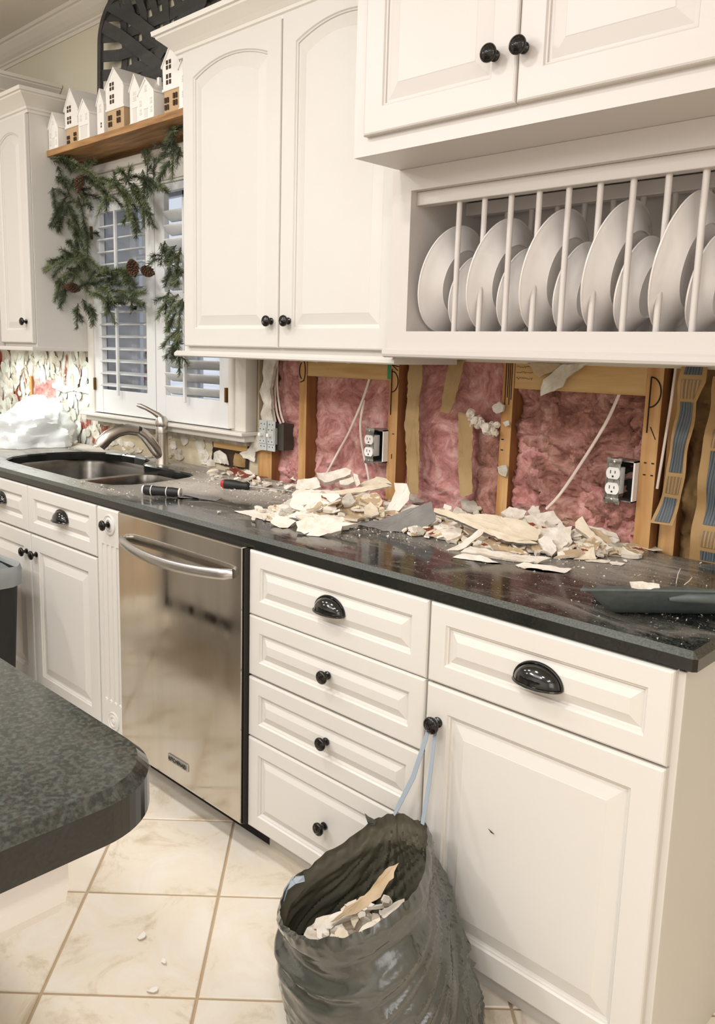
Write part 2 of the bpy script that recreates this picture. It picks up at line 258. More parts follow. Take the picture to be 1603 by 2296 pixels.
HEROES=[([[-0.579, 0.436, 1.015], [-0.526, 0.511, 1.037], [-0.502, 0.511, 1.028], [-0.493, 0.499, 1.018], [-0.513, 0.468, 1.008], [-0.538, 0.43, 0.996], [-0.558, 0.428, 1.003]], [0.311, -0.466, 0.828], 0.014, 'gyp', 'rough white plaster slab lying on the very top of the taller heap', 0.01),
([[-0.475, 0.226, 0.96], [-0.486, 0.251, 0.979], [-0.483, 0.274, 0.99], [-0.427, 0.314, 0.991], [-0.384, 0.335, 0.987], [-0.372, 0.329, 0.98], [-0.38, 0.295, 0.963], [-0.404, 0.253, 0.949], [-0.439, 0.23, 0.949], [-0.463, 0.221, 0.953]], [0.311, -0.466, 0.828], 0.01, 'smooth', 'smooth rounded cream-white plaster slab facing out of the taller heap', 0.01),
([[-0.406, 0.286, 0.954], [-0.382, 0.352, 0.982], [-0.316, 0.422, 0.997], [-0.281, 0.411, 0.977], [-0.243, 0.374, 0.943], [-0.265, 0.352, 0.939], [-0.326, 0.317, 0.942], [-0.376, 0.274, 0.936], [-0.415, 0.25, 0.937], [-0.411, 0.268, 0.946]], [0.311, -0.466, 0.828], 0.01, 'tanred', 'tan drywall slab blotched with brick-red patches in the taller heap', 0.0),
([[-0.473, 0.351, 0.986], [-0.434, 0.386, 0.991], [-0.391, 0.436, 1.003], [-0.349, 0.487, 1.016], [-0.319, 0.494, 1.009], [-0.37, 0.433, 0.993], [-0.423, 0.375, 0.981], [-0.454, 0.356, 0.981]], [0.311, -0.466, 0.828], 0.006, 'cream', 'long narrow cream drywall strip lying across the taller heap', 0.0),
([[-0.28, 0.456, 1.027], [-0.249, 0.474, 1.025], [-0.233, 0.47, 1.003], [-0.229, 0.462, 0.985], [-0.237, 0.444, 0.964], [-0.248, 0.423, 0.94], [-0.271, 0.404, 0.931], [-0.276, 0.414, 0.952], [-0.27, 0.428, 0.97], [-0.27, 0.448, 1.004]], [0.457, -0.762, 0.457], 0.004, 'smooth', 'white torn paper strip drooping down the side of the taller heap', 0.01),
([[-0.256, 0.265, 0.93], [-0.219, 0.295, 0.944], [-0.188, 0.323, 0.958], [-0.149, 0.359, 0.981], [-0.102, 0.4, 1.002], [-0.074, 0.39, 0.956], [-0.1, 0.359, 0.931], [-0.128, 0.337, 0.923], [-0.185, 0.304, 0.924], [-0.229, 0.28, 0.929]], [0.457, -0.762, 0.457], 0.01, 'grey', 'dark grey curved drywall slab leaning against the taller heap', 0.02),
([[-0.969, 0.685, 0.929], [-0.96, 0.696, 0.94], [-0.97, 0.713, 0.978], [-0.96, 0.72, 0.981], [-0.936, 0.726, 0.965], [-0.892, 0.74, 0.946], [-0.907, 0.727, 0.939], [-0.941, 0.698, 0.923]], [0.457, -0.762, 0.457], 0.01, 'gyp', 'pointed white plaster chunk standing up behind the taller heap', 0.0),
([[-0.585, 0.352, 0.981], [-0.604, 0.379, 1.003], [-0.561, 0.423, 1.011], [-0.525, 0.403, 0.987], [-0.547, 0.377, 0.98], [-0.574, 0.356, 0.978]], [0.311, -0.466, 0.828], 0.016, 'gyp', 'lumpy white plaster piece under the topmost slab of the heap', 0.0),
([[-0.521, 0.277, 0.981], [-0.52, 0.295, 0.99], [-0.442, 0.357, 0.996], [-0.407, 0.359, 0.984], [-0.478, 0.31, 0.983], [-0.514, 0.273, 0.975]], [0.311, -0.466, 0.828], 0.008, 'gyp', 'thin white plaster sheet just above the smooth rounded slab', 0.0),
([[-0.334, 0.12, 0.949], [-0.319, 0.149, 0.96], [-0.272, 0.185, 0.963], [-0.234, 0.197, 0.955], [-0.197, 0.217, 0.953], [-0.227, 0.186, 0.946], [-0.219, 0.174, 0.937], [-0.244, 0.138, 0.926], [-0.251, 0.124, 0.921], [-0.279, 0.107, 0.921], [-0.284, 0.128, 0.935], [-0.288, 0.108, 0.925], [-0.31, 0.104, 0.931]], [0.311, -0.466, 0.828], 0.012, 'gyp', 'jagged crumbly white plaster piece at the front foot of the taller heap', 0.0),
([[-0.434, 0.116, 0.933], [-0.436, 0.142, 0.948], [-0.408, 0.154, 0.945], [-0.38, 0.162, 0.939], [-0.379, 0.132, 0.921], [-0.381, 0.117, 0.914], [-0.408, 0.118, 0.925]], [0.311, -0.466, 0.828], 0.012, 'gyp', 'ragged white plaster piece left of a dark hole at the foot of the heap', 0.0),
([[-0.645, 0.161, 0.924], [-0.603, 0.292, 0.924], [-0.528, 0.287, 0.924], [-0.443, 0.169, 0.924], [-0.477, 0.146, 0.924]], [0.0, 0.0, 1.0], 0.005, 'smooth', 'flat pointed white drywall sliver lying out toward the screwdriver', 0.0),
([[-0.448, 0.403, 1.016], [-0.429, 0.438, 1.028], [-0.411, 0.429, 1.016], [-0.424, 0.404, 1.007], [-0.439, 0.395, 1.008]], [0.311, -0.466, 0.828], 0.01, 'gyp', 'small white plaster lump tucked under the topmost slab', 0.0),
([[-0.43, 0.443, 1.038], [-0.417, 0.448, 1.034], [-0.401, 0.443, 1.01], [-0.407, 0.434, 1.001], [-0.422, 0.435, 1.018]], [0.457, -0.762, 0.457], 0.006, 'gyp', 'narrow white flake hanging off the end of the topmost slab', 0.0),
([[-0.43, 0.469, 1.003], [-0.406, 0.522, 1.023], [-0.377, 0.535, 1.02], [-0.35, 0.53, 1.007], [-0.374, 0.517, 1.009], [-0.412, 0.47, 0.997]], [0.311, -0.466, 0.828], 0.008, 'cream', 'cream plaster sheet peaking behind the long narrow strip', 0.0),
([[-0.242, 0.449, 0.959], [-0.238, 0.469, 0.969], [-0.212, 0.487, 0.969], [-0.22, 0.457, 0.955], [-0.237, 0.434, 0.949]], [0.311, -0.466, 0.828], 0.008, 'gyp', 'small white plaster piece lying above the dark grey slab', 0.0),
([[-0.413, 0.695, 0.95], [-0.393, 0.716, 0.954], [-0.357, 0.7, 0.932], [-0.377, 0.68, 0.928], [-0.399, 0.679, 0.936]], [0.311, -0.466, 0.828], 0.012, 'gypd', 'greyish plaster lump between the two heaps beside the drooping paper', 0.0),
([[-0.399, 0.728, 0.952], [-0.359, 0.742, 0.945], [-0.349, 0.718, 0.928], [-0.376, 0.713, 0.935]], [0.311, -0.466, 0.828], 0.012, 'gypd', 'greyish plaster lump below the wide tan paper strip', 0.0),
([[-0.348, 0.784, 0.957], [-0.338, 0.8, 0.973], [-0.319, 0.807, 0.966], [-0.309, 0.805, 0.953], [-0.306, 0.791, 0.926], [-0.334, 0.775, 0.927]], [0.457, -0.762, 0.457], 0.01, 'gyp', 'rounded white plaster lump standing before the short tan paper strip', 0.0),
([[-0.434, 0.173, 0.938], [-0.422, 0.205, 0.952], [-0.353, 0.242, 0.947], [-0.306, 0.273, 0.946], [-0.257, 0.292, 0.939], [-0.305, 0.255, 0.936], [-0.375, 0.212, 0.938]], [0.311, -0.466, 0.828], 0.008, 'gyp', 'white crumbly layer between the tan slab and the counter', 0.0),
([[-0.035, 0.324, 1.008], [-0.008, 0.337, 1.005], [0.089, 0.353, 0.978], [0.173, 0.368, 0.955], [0.212, 0.395, 0.955], [0.227, 0.397, 0.95], [0.171, 0.358, 0.95], [0.109, 0.344, 0.965], [0.019, 0.327, 0.989], [-0.027, 0.314, 0.999]], [0.311, -0.466, 0.828], 0.008, 'greyl', 'long grey-edged drywall board bridging the two heaps', 0),
([[0.003, 0.354, 0.995], [0.068, 0.401, 0.998], [0.155, 0.445, 0.989], [0.204, 0.446, 0.972], [0.212, 0.416, 0.952], [0.164, 0.382, 0.951], [0.091, 0.369, 0.97]], [0.311, -0.466, 0.828], 0.006, 'cream', 'wide white drywall sheet lying on the lower heap', 0.0),
([[-0.161, 0.715, 0.999], [-0.122, 0.743, 1.013], [-0.105, 0.734, 0.935], [-0.124, 0.721, 0.929], [-0.15, 0.706, 0.935], [-0.159, 0.708, 0.965], [-0.143, 0.721, 0.979]], [0.518, -0.83, 0.207], 0.012, 'smooth', 'upright white drywall piece leaning on the bare wood stud', 0.0),
([[-0.256, 0.756, 0.95], [-0.245, 0.786, 0.962], [-0.225, 0.811, 0.969], [-0.206, 0.808, 0.96], [-0.207, 0.78, 0.945], [-0.247, 0.753, 0.945]], [0.311, -0.466, 0.828], 0.01, 'gyp', 'white plaster chunk beside the upright piece leaning on the stud', 0.0),
([[-0.193, 0.661, 0.961], [-0.166, 0.689, 0.966], [-0.137, 0.685, 0.953], [-0.122, 0.671, 0.94], [-0.144, 0.652, 0.937], [-0.175, 0.644, 0.944]], [0.311, -0.466, 0.828], 0.006, 'gypd', 'curled greenish-grey drywall scrap beneath the upright piece', 0.012),
([[0.031, 0.665, 0.967], [0.046, 0.689, 0.993], [0.064, 0.701, 0.994], [0.07, 0.696, 0.979], [0.066, 0.682, 0.96], [0.04, 0.665, 0.958]], [0.457, -0.762, 0.457], 0.01, 'gyp', 'white plaster chunk at the top of the lower heap by the cable', 0.0),
([[0.081, 0.694, 0.981], [0.086, 0.705, 0.995], [0.105, 0.709, 0.983], [0.104, 0.702, 0.971], [0.087, 0.691, 0.97]], [0.457, -0.762, 0.457], 0.01, 'gyp', 'small white plaster chunk at the lower end of the cable', 0.0),
([[0.096, 0.676, 0.971], [0.132, 0.719, 0.982], [0.157, 0.709, 0.967], [0.152, 0.673, 0.948], [0.113, 0.663, 0.957]], [0.311, -0.466, 0.828], 0.006, 'tan', 'plain tan paper-faced scrap at the back of the lower heap', 0.0),
([[0.008, 0.568, 0.973], [0.017, 0.595, 0.985], [0.062, 0.612, 0.978], [0.067, 0.59, 0.964], [0.048, 0.564, 0.956], [0.028, 0.566, 0.964]], [0.311, -0.466, 0.828], 0.008, 'gyp', 'pale drywall sheet at the back of the lower heap by the stud', 0.0),
([[0.077, 0.574, 0.971], [0.127, 0.636, 0.987], [0.164, 0.619, 0.964], [0.146, 0.577, 0.947], [0.101, 0.565, 0.957]], [0.311, -0.466, 0.828], 0.007, 'gyp', 'broad white drywall sheet right behind the red-blotched scrap', 0.0),
([[-0.024, 0.405, 0.977], [0.056, 0.466, 0.982], [0.14, 0.499, 0.968], [0.127, 0.467, 0.955], [0.037, 0.429, 0.968]], [0.311, -0.466, 0.828], 0.006, 'tanred', 'red-blotched drywall layer lying on the wide white sheet', 0.0),
([[0.106, 0.444, 0.978], [0.158, 0.482, 0.979], [0.202, 0.492, 0.969], [0.238, 0.514, 0.968], [0.197, 0.461, 0.953], [0.143, 0.44, 0.962]], [0.311, -0.466, 0.828], 0.006, 'tanred', 'drywall scrap with a brick-red underside in the middle of the lower heap', 0.0),
([[0.176, 0.454, 0.969], [0.246, 0.519, 0.98], [0.268, 0.484, 0.952], [0.272, 0.457, 0.935], [0.212, 0.425, 0.94], [0.193, 0.441, 0.956]], [0.311, -0.466, 0.828], 0.008, 'gyp', 'large ragged white drywall piece in front of the lower heap', 0.0),
([[0.218, 0.504, 0.966], [0.228, 0.51, 0.965], [0.229, 0.529, 0.975], [0.238, 0.535, 0.975], [0.237, 0.509, 0.961], [0.254, 0.501, 0.95], [0.243, 0.487, 0.947], [0.226, 0.495, 0.957]], [0.311, -0.466, 0.828], 0.003, 'red', 'brick-red torn paint flake on the large ragged white piece', 0.0),
([[0.237, 0.551, 0.985], [0.245, 0.571, 0.999], [0.256, 0.559, 0.983], [0.359, 0.544, 0.927], [0.378, 0.538, 0.914], [0.353, 0.523, 0.911], [0.285, 0.539, 0.954], [0.246, 0.541, 0.973]], [0.309, -0.619, 0.722], 0.012, 'cream', 'long thick drywall strip running down the right of the lower heap', 0.0),
([[0.267, 0.577, 0.971], [0.291, 0.585, 0.967], [0.341, 0.572, 0.941], [0.355, 0.553, 0.925], [0.311, 0.564, 0.947]], [0.311, -0.466, 0.828], 0.006, 'tan', 'tan paper sliver beside the long thick drywall strip', 0.0),
([[0.227, 0.641, 0.96], [0.258, 0.659, 0.958], [0.295, 0.666, 0.948], [0.307, 0.659, 0.94], [0.269, 0.64, 0.944]], [0.311, -0.466, 0.828], 0.008, 'gyp', 'white drywall scrap lying against the pink insulation foot', 0.0),
([[0.307, 0.422, 0.923], [0.329, 0.475, 0.95], [0.351, 0.451, 0.93], [0.336, 0.438, 0.926]], [0.207, -0.518, 0.83], 0.005, 'cream', 'triangular cream drywall chip at the front of the lower heap', 0.0),
([[0.105, 0.249, 0.931], [0.106, 0.289, 0.939], [0.172, 0.308, 0.936], [0.217, 0.325, 0.935], [0.288, 0.354, 0.934], [0.277, 0.316, 0.927], [0.237, 0.293, 0.927], [0.184, 0.278, 0.929], [0.149, 0.269, 0.931]], [0.098, -0.195, 0.976], 0.008, 'gyp', 'long ragged white drywall strip lying in front of the lower heap', 0.0),
([[0.112, 0.211, 0.924], [0.117, 0.244, 0.93], [0.155, 0.261, 0.93], [0.219, 0.256, 0.922], [0.203, 0.238, 0.92], [0.157, 0.229, 0.923]], [0.098, -0.195, 0.976], 0.005, 'smooth', 'curved white drywall sliver left of the large pointed flake', 0.0),
([[0.248, 0.264, 0.925], [0.258, 0.285, 0.929], [0.305, 0.306, 0.928], [0.357, 0.326, 0.927], [0.356, 0.293, 0.921], [0.317, 0.262, 0.918], [0.277, 0.255, 0.921]], [0.098, -0.195, 0.976], 0.005, 'smooth', 'large pointed white drywall flake lying nearest the counter edge', 0.0),
([[0.05, 0.266, 0.919], [0.072, 0.289, 0.935], [0.091, 0.315, 0.96], [0.101, 0.329, 0.974], [0.114, 0.336, 0.972], [0.109, 0.325, 0.958], [0.096, 0.308, 0.943], [0.084, 0.29, 0.926], [0.065, 0.275, 0.919]], [0.457, -0.762, 0.457], 0.006, 'gyp', 'curled white drywall scrap rising left of the lower heap', 0.01),
([[0.146, 0.347, 0.939], [0.188, 0.371, 0.936], [0.219, 0.374, 0.927], [0.197, 0.358, 0.926], [0.158, 0.342, 0.932]], [0.311, -0.466, 0.828], 0.006, 'tanred', 'brown-red torn scrap under the lower heap above the long ragged strip', 0.0),
([[0.286, 0.69, 0.924], [0.322, 0.773, 0.924], [0.415, 0.674, 0.924], [0.4, 0.656, 0.924], [0.35, 0.668, 0.924], [0.331, 0.62, 0.924]], [0.0, 0.0, 1.0], 0.006, 'gyp', 'flat white drywall piece at the foot of the wood stud by the outlet', 0.0),
([[0.272, 0.409, 0.937], [0.282, 0.417, 0.94], [0.289, 0.417, 0.934], [0.29, 0.412, 0.924], [0.277, 0.404, 0.925]], [0.457, -0.762, 0.457], 0.014, 'gyp', 'cube-like white plaster bit before the lower heap', 0.0),
([[0.284, 0.432, 0.933], [0.296, 0.441, 0.936], [0.301, 0.439, 0.927], [0.289, 0.43, 0.924]], [0.457, -0.762, 0.457], 0.012, 'gyp', 'second cube-like white plaster bit beside the triangular chip', 0.0),
([[0.329, 0.436, 0.924], [0.375, 0.474, 0.927], [0.381, 0.455, 0.923], [0.341, 0.427, 0.921]], [0.098, -0.195, 0.976], 0.006, 'gyp', 'small flat white chip just right of the triangular chip', 0.0),
([[0.38, 0.457, 0.926], [0.411, 0.473, 0.926], [0.41, 0.454, 0.922], [0.394, 0.445, 0.922]], [0.098, -0.195, 0.976], 0.006, 'gyp', 'small flat white chip at the lower end of the long thick strip', 0.0),
([[0.262, 0.501, 0.948], [0.281, 0.511, 0.946], [0.301, 0.496, 0.931], [0.281, 0.49, 0.935]], [0.311, -0.466, 0.828], 0.01, 'gyp', 'rounded white plaster bit beside the long thick strip', 0.0),
([[-0.934, 0.158, 0.92], [-0.936, 0.203, 0.929], [-0.9, 0.222, 0.93], [-0.893, 0.199, 0.924], [-0.904, 0.154, 0.916]], [0.098, -0.195, 0.976], 0.006, 'grey', 'small grey smooth chip lying behind the scraper handle', 0.0),
([[-1.197, 0.64, 0.923], [-1.196, 0.675, 0.942], [-1.183, 0.717, 0.961], [-1.112, 0.697, 0.923], [-1.11, 0.678, 0.911], [-1.164, 0.657, 0.92]], [0.311, -0.466, 0.828], 0.006, 'gyp', 'white chunk leaning in front of the wall hole', 0.0),
([[0.566, 0.166, 0.96], [0.557, 0.176, 0.969], [0.576, 0.191, 0.971], [0.603, 0.205, 0.968], [0.608, 0.198, 0.962], [0.584, 0.176, 0.959]], [0.311, -0.466, 0.828], 0.004, 'gyp', 'frayed cream paper scrap lying in the dustpan', 0.0)]
WALLP=[('torn_drywall', [(-1.076, 1.376), (-1.01, 1.376), (-1.026, 1.337), (-1.037, 1.288), (-1.045, 1.256), (-1.032, 1.207), (-1.039, 1.163), (-1.022, 1.131), (-1.08, 1.127), (-1.094, 1.159), (-1.077, 1.194), (-1.106, 1.242), (-1.083, 1.281), (-1.088, 1.325)], 0.65, 0.014, 'torn'), ('torn_drywall', [(-1.099, 1.103), (-1.075, 1.138), (-1.077, 1.049), (-1.073, 1.024), (-1.107, 1.023), (-1.133, 1.012), (-1.146, 1.048)], 0.652, 0.012, 'torn'), ('torn_drywall', [(-0.896, 1.375), (-0.789, 1.376), (-0.802, 1.354), (-0.828, 1.359), (-0.854, 1.36), (-0.885, 1.37)], 0.65, 0.008, 'torn'), ('torn_drywall', [(-0.707, 1.378), (-0.615, 1.378), (-0.628, 1.369), (-0.641, 1.361), (-0.661, 1.356), (-0.682, 1.362)], 0.65, 0.008, 'torn'), ('torn_drywall', [(0.011, 1.377), (0.108, 1.378), (0.131, 1.369), (0.114, 1.362), (0.088, 1.355), (0.056, 1.34), (0.037, 1.347), (0.029, 1.359)], 0.648, 0.006, 'tan'), ('torn_drywall', [(0.118, 1.374), (0.195, 1.382), (0.179, 1.37), (0.159, 1.356), (0.138, 1.339), (0.129, 1.318), (0.096, 1.303), (0.063, 1.29), (0.065, 1.315), (0.071, 1.335), (0.092, 1.351)], 0.64, 0.006, 'torn'), ('paper_strip', [(-0.395, 1.377), (-0.345, 1.378), (-0.344, 1.313), (-0.353, 1.267), (-0.352, 1.184), (-0.346, 1.12), (-0.341, 0.966), (-0.384, 0.96), (-0.395, 1.087), (-0.408, 1.18), (-0.4, 1.246), (-0.401, 1.324)], 0.648, 0.003, 'kraft'), ('paper_strip', [(-0.243, 1.378), (-0.189, 1.378), (-0.206, 1.31), (-0.219, 1.257), (-0.234, 1.221), (-0.267, 1.225), (-0.26, 1.294)], 0.642, 0.003, 'kraft'), ('paper_strip', [(-0.208, 1.227), (-0.154, 1.228), (-0.149, 1.095), (-0.141, 0.994), (-0.184, 0.977), (-0.194, 1.045), (-0.2, 1.134)], 0.646, 0.003, 'kraft'), ('printed_strip', [(0.434, 1.378), (0.49, 1.38), (0.49, 1.339), (0.48, 1.267), (0.469, 1.193), (0.462, 1.119), (0.458, 1.058), (0.452, 1.003), (0.397, 1.009), (0.403, 1.073), (0.412, 1.131), (0.42, 1.207), (0.426, 1.281), (0.43, 1.336)], 0.64, 0.003, 'print'), ('printed_strip', [(0.492, 1.351), (0.558, 1.363), (0.603, 0.918), (0.485, 0.932), (0.485, 1.008), (0.486, 1.102), (0.487, 1.176), (0.491, 1.246)], 0.652, 0.003, 'print'), ('foam_bit', [(-0.154, 1.205), (-0.127, 1.209), (-0.075, 1.2), (-0.073, 1.165), (-0.108, 1.162), (-0.141, 1.181)], 0.655, 0.02, 'gypd'), ('plaster_bit', [(-0.092, 1.252), (-0.068, 1.268), (-0.053, 1.258), (-0.055, 1.241), (-0.075, 1.233), (-0.086, 1.239)], 0.645, 0.01, 'torn'), ('plaster_bit', [(-0.065, 1.082), (-0.037, 1.09), (-0.031, 1.077), (-0.035, 1.057), (-0.051, 1.06), (-0.059, 1.065)], 0.652, 0.006, 'torn'), ('plaster_bit', [(-0.056, 1.21), (-0.036, 1.217), (-0.033, 1.204), (-0.047, 1.198)], 0.652, 0.006, 'torn')]
GARL=[([-2.235, 0.434, 2.185], [-2.137, 0.5, 2.146]), ([-2.235, 0.449, 2.169], [-2.119, 0.53, 2.098]), ([-2.235, 0.469, 2.154], [-2.22, 0.5, 2.05]), ([-2.235, 0.458, 2.11], [-2.126, 0.5, 2.003]), ([-2.235, 0.441, 2.062], [-2.235, 0.484, 1.957]), ([-2.138, 0.5, 2.132], [-1.922, 0.5, 2.069]), ([-2.214, 0.53, 2.109], [-2.088, 0.53, 1.967]), ([-2.156, 0.53, 2.111], [-1.959, 0.53, 2.008]), ([-2.235, 0.507, 2.034], [-2.235, 0.44, 1.914]), ([-2.235, 0.496, 2.014], [-2.114, 0.5, 1.874]), ([-2.235, 0.473, 1.955], [-2.235, 0.45, 1.878]), ([-2.235, 0.504, 1.921], [-2.132, 0.53, 1.841]), ([-2.227, 0.53, 1.886], [-2.041, 0.53, 1.779]), ([-2.235, 0.501, 1.846], [-2.101, 0.53, 1.708]), ([-2.012, 0.5, 2.063], [-1.84, 0.5, 1.973]), ([-1.957, 0.5, 2.074], [-1.724, 0.5, 1.978]), ([-1.873, 0.5, 2.012], [-1.946, 0.5, 1.932]), ([-1.854, 0.5, 2.061], [-1.693, 0.5, 1.925]), ([-1.804, 0.5, 2.046], [-1.597, 0.5, 2.03]), ([-1.754, 0.5, 2.049], [-1.6, 0.5, 1.899]), ([-1.738, 0.53, 2.035], [-1.6, 0.53, 1.87]), ([-1.658, 0.5, 2.037], [-1.494, 0.5, 1.969]), ([-1.627, 0.5, 2.066], [-1.583, 0.5, 1.963]), ([-1.642, 0.53, 2.048], [-1.665, 0.53, 2.142]), ([-1.597, 0.53, 2.034], [-1.58, 0.53, 2.113]), ([-1.725, 0.5, 1.928], [-1.664, 0.5, 1.838]), ([-1.741, 0.53, 1.916], [-1.695, 0.53, 1.827]), ([-2.197, 0.5, 1.786], [-2.235, 0.393, 1.732]), ([-2.082, 0.5, 1.761], [-2.235, 0.386, 1.722]), ([-2.196, 0.5, 1.805], [-1.975, 0.5, 1.682]), ([-2.235, 0.497, 1.731], [-2.105, 0.53, 1.633]), ([-2.177, 0.53, 1.731], [-2.235, 0.473, 1.653]), ([-2.235, 0.475, 1.691], [-2.235, 0.46, 1.575]), ([-2.235, 0.495, 1.654], [-2.235, 0.492, 1.557]), ([-2.166, 0.5, 1.633], [-2.013, 0.5, 1.647]), ([-2.15, 0.5, 1.575], [-2.136, 0.5, 1.47]), ([-2.11, 0.5, 1.593], [-2.058, 0.5, 1.498]), ([-2.051, 0.5, 1.648], [-1.836, 0.5, 1.64]), ([-1.993, 0.5, 1.682], [-1.733, 0.5, 1.688]), ([-1.942, 0.5, 1.626], [-1.738, 0.5, 1.549]), ([-1.956, 0.53, 1.646], [-1.747, 0.53, 1.709]), ([-1.872, 0.5, 1.605], [-1.91, 0.5, 1.534]), ([-1.848, 0.53, 1.714], [-1.717, 0.53, 1.62]), ([-1.819, 0.5, 1.622], [-1.656, 0.5, 1.547]), ([-2.052, 0.5, 1.611], [-1.873, 0.5, 1.569]), ([-2.235, 0.479, 1.806], [-2.122, 0.5, 1.726]), ([-2.186, 0.5, 1.973], [-2.176, 0.5, 1.804]), ([-2.125, 0.5, 2.021], [-2.058, 0.5, 1.869]), ([-2.075, 0.5, 1.907], [-2.006, 0.5, 1.793]), ([-2.037, 0.5, 1.554], [-2.0, 0.5, 1.535]), ([-1.735, 0.5, 1.636], [-1.705, 0.5, 1.548]), ([-1.927, 0.5, 1.552], [-1.77, 0.5, 1.567]), ([-2.007, 0.53, 1.722], [-1.868, 0.53, 1.643]), ([-2.235, 0.44, 1.896], [-2.235, 0.505, 1.978])]
GARR=[([-1.432, 0.5, 2.211], [-1.377, 0.5, 2.157]), ([-1.391, 0.5, 2.189], [-1.453, 0.5, 2.122]), ([-1.405, 0.5, 2.161], [-1.477, 0.5, 2.094]), ([-1.42, 0.5, 2.117], [-1.472, 0.5, 2.015]), ([-1.448, 0.5, 2.074], [-1.493, 0.5, 2.017]), ([-1.378, 0.5, 2.111], [-1.435, 0.5, 2.057]), ([-1.482, 0.5, 1.791], [-1.538, 0.5, 1.696]), ([-1.512, 0.5, 1.785], [-1.479, 0.5, 1.66]), ([-1.41, 0.5, 1.77], [-1.484, 0.5, 1.71]), ([-1.382, 0.5, 1.76], [-1.441, 0.5, 1.626]), ([-1.469, 0.5, 1.692], [-1.398, 0.5, 1.624]), ([-1.397, 0.5, 1.721], [-1.512, 0.5, 1.76]), ([-1.456, 0.5, 1.61], [-1.502, 0.5, 1.528]), ([-1.398, 0.5, 1.592], [-1.486, 0.5, 1.544]), ([-1.37, 0.5, 1.575], [-1.458, 0.5, 1.494]), ([-1.414, 0.5, 1.526], [-1.473, 0.5, 1.46]), ([-1.385, 0.5, 1.542], [-1.4, 0.5, 1.427]), ([-1.377, 0.5, 1.46], [-1.416, 0.5, 1.377]), ([-1.4, 0.5, 1.427], [-1.437, 0.5, 1.343]), ([-1.395, 0.5, 1.377], [-1.425, 0.5, 1.31]), ([-1.369, 0.5, 1.671], [-1.456, 0.5, 1.61])]
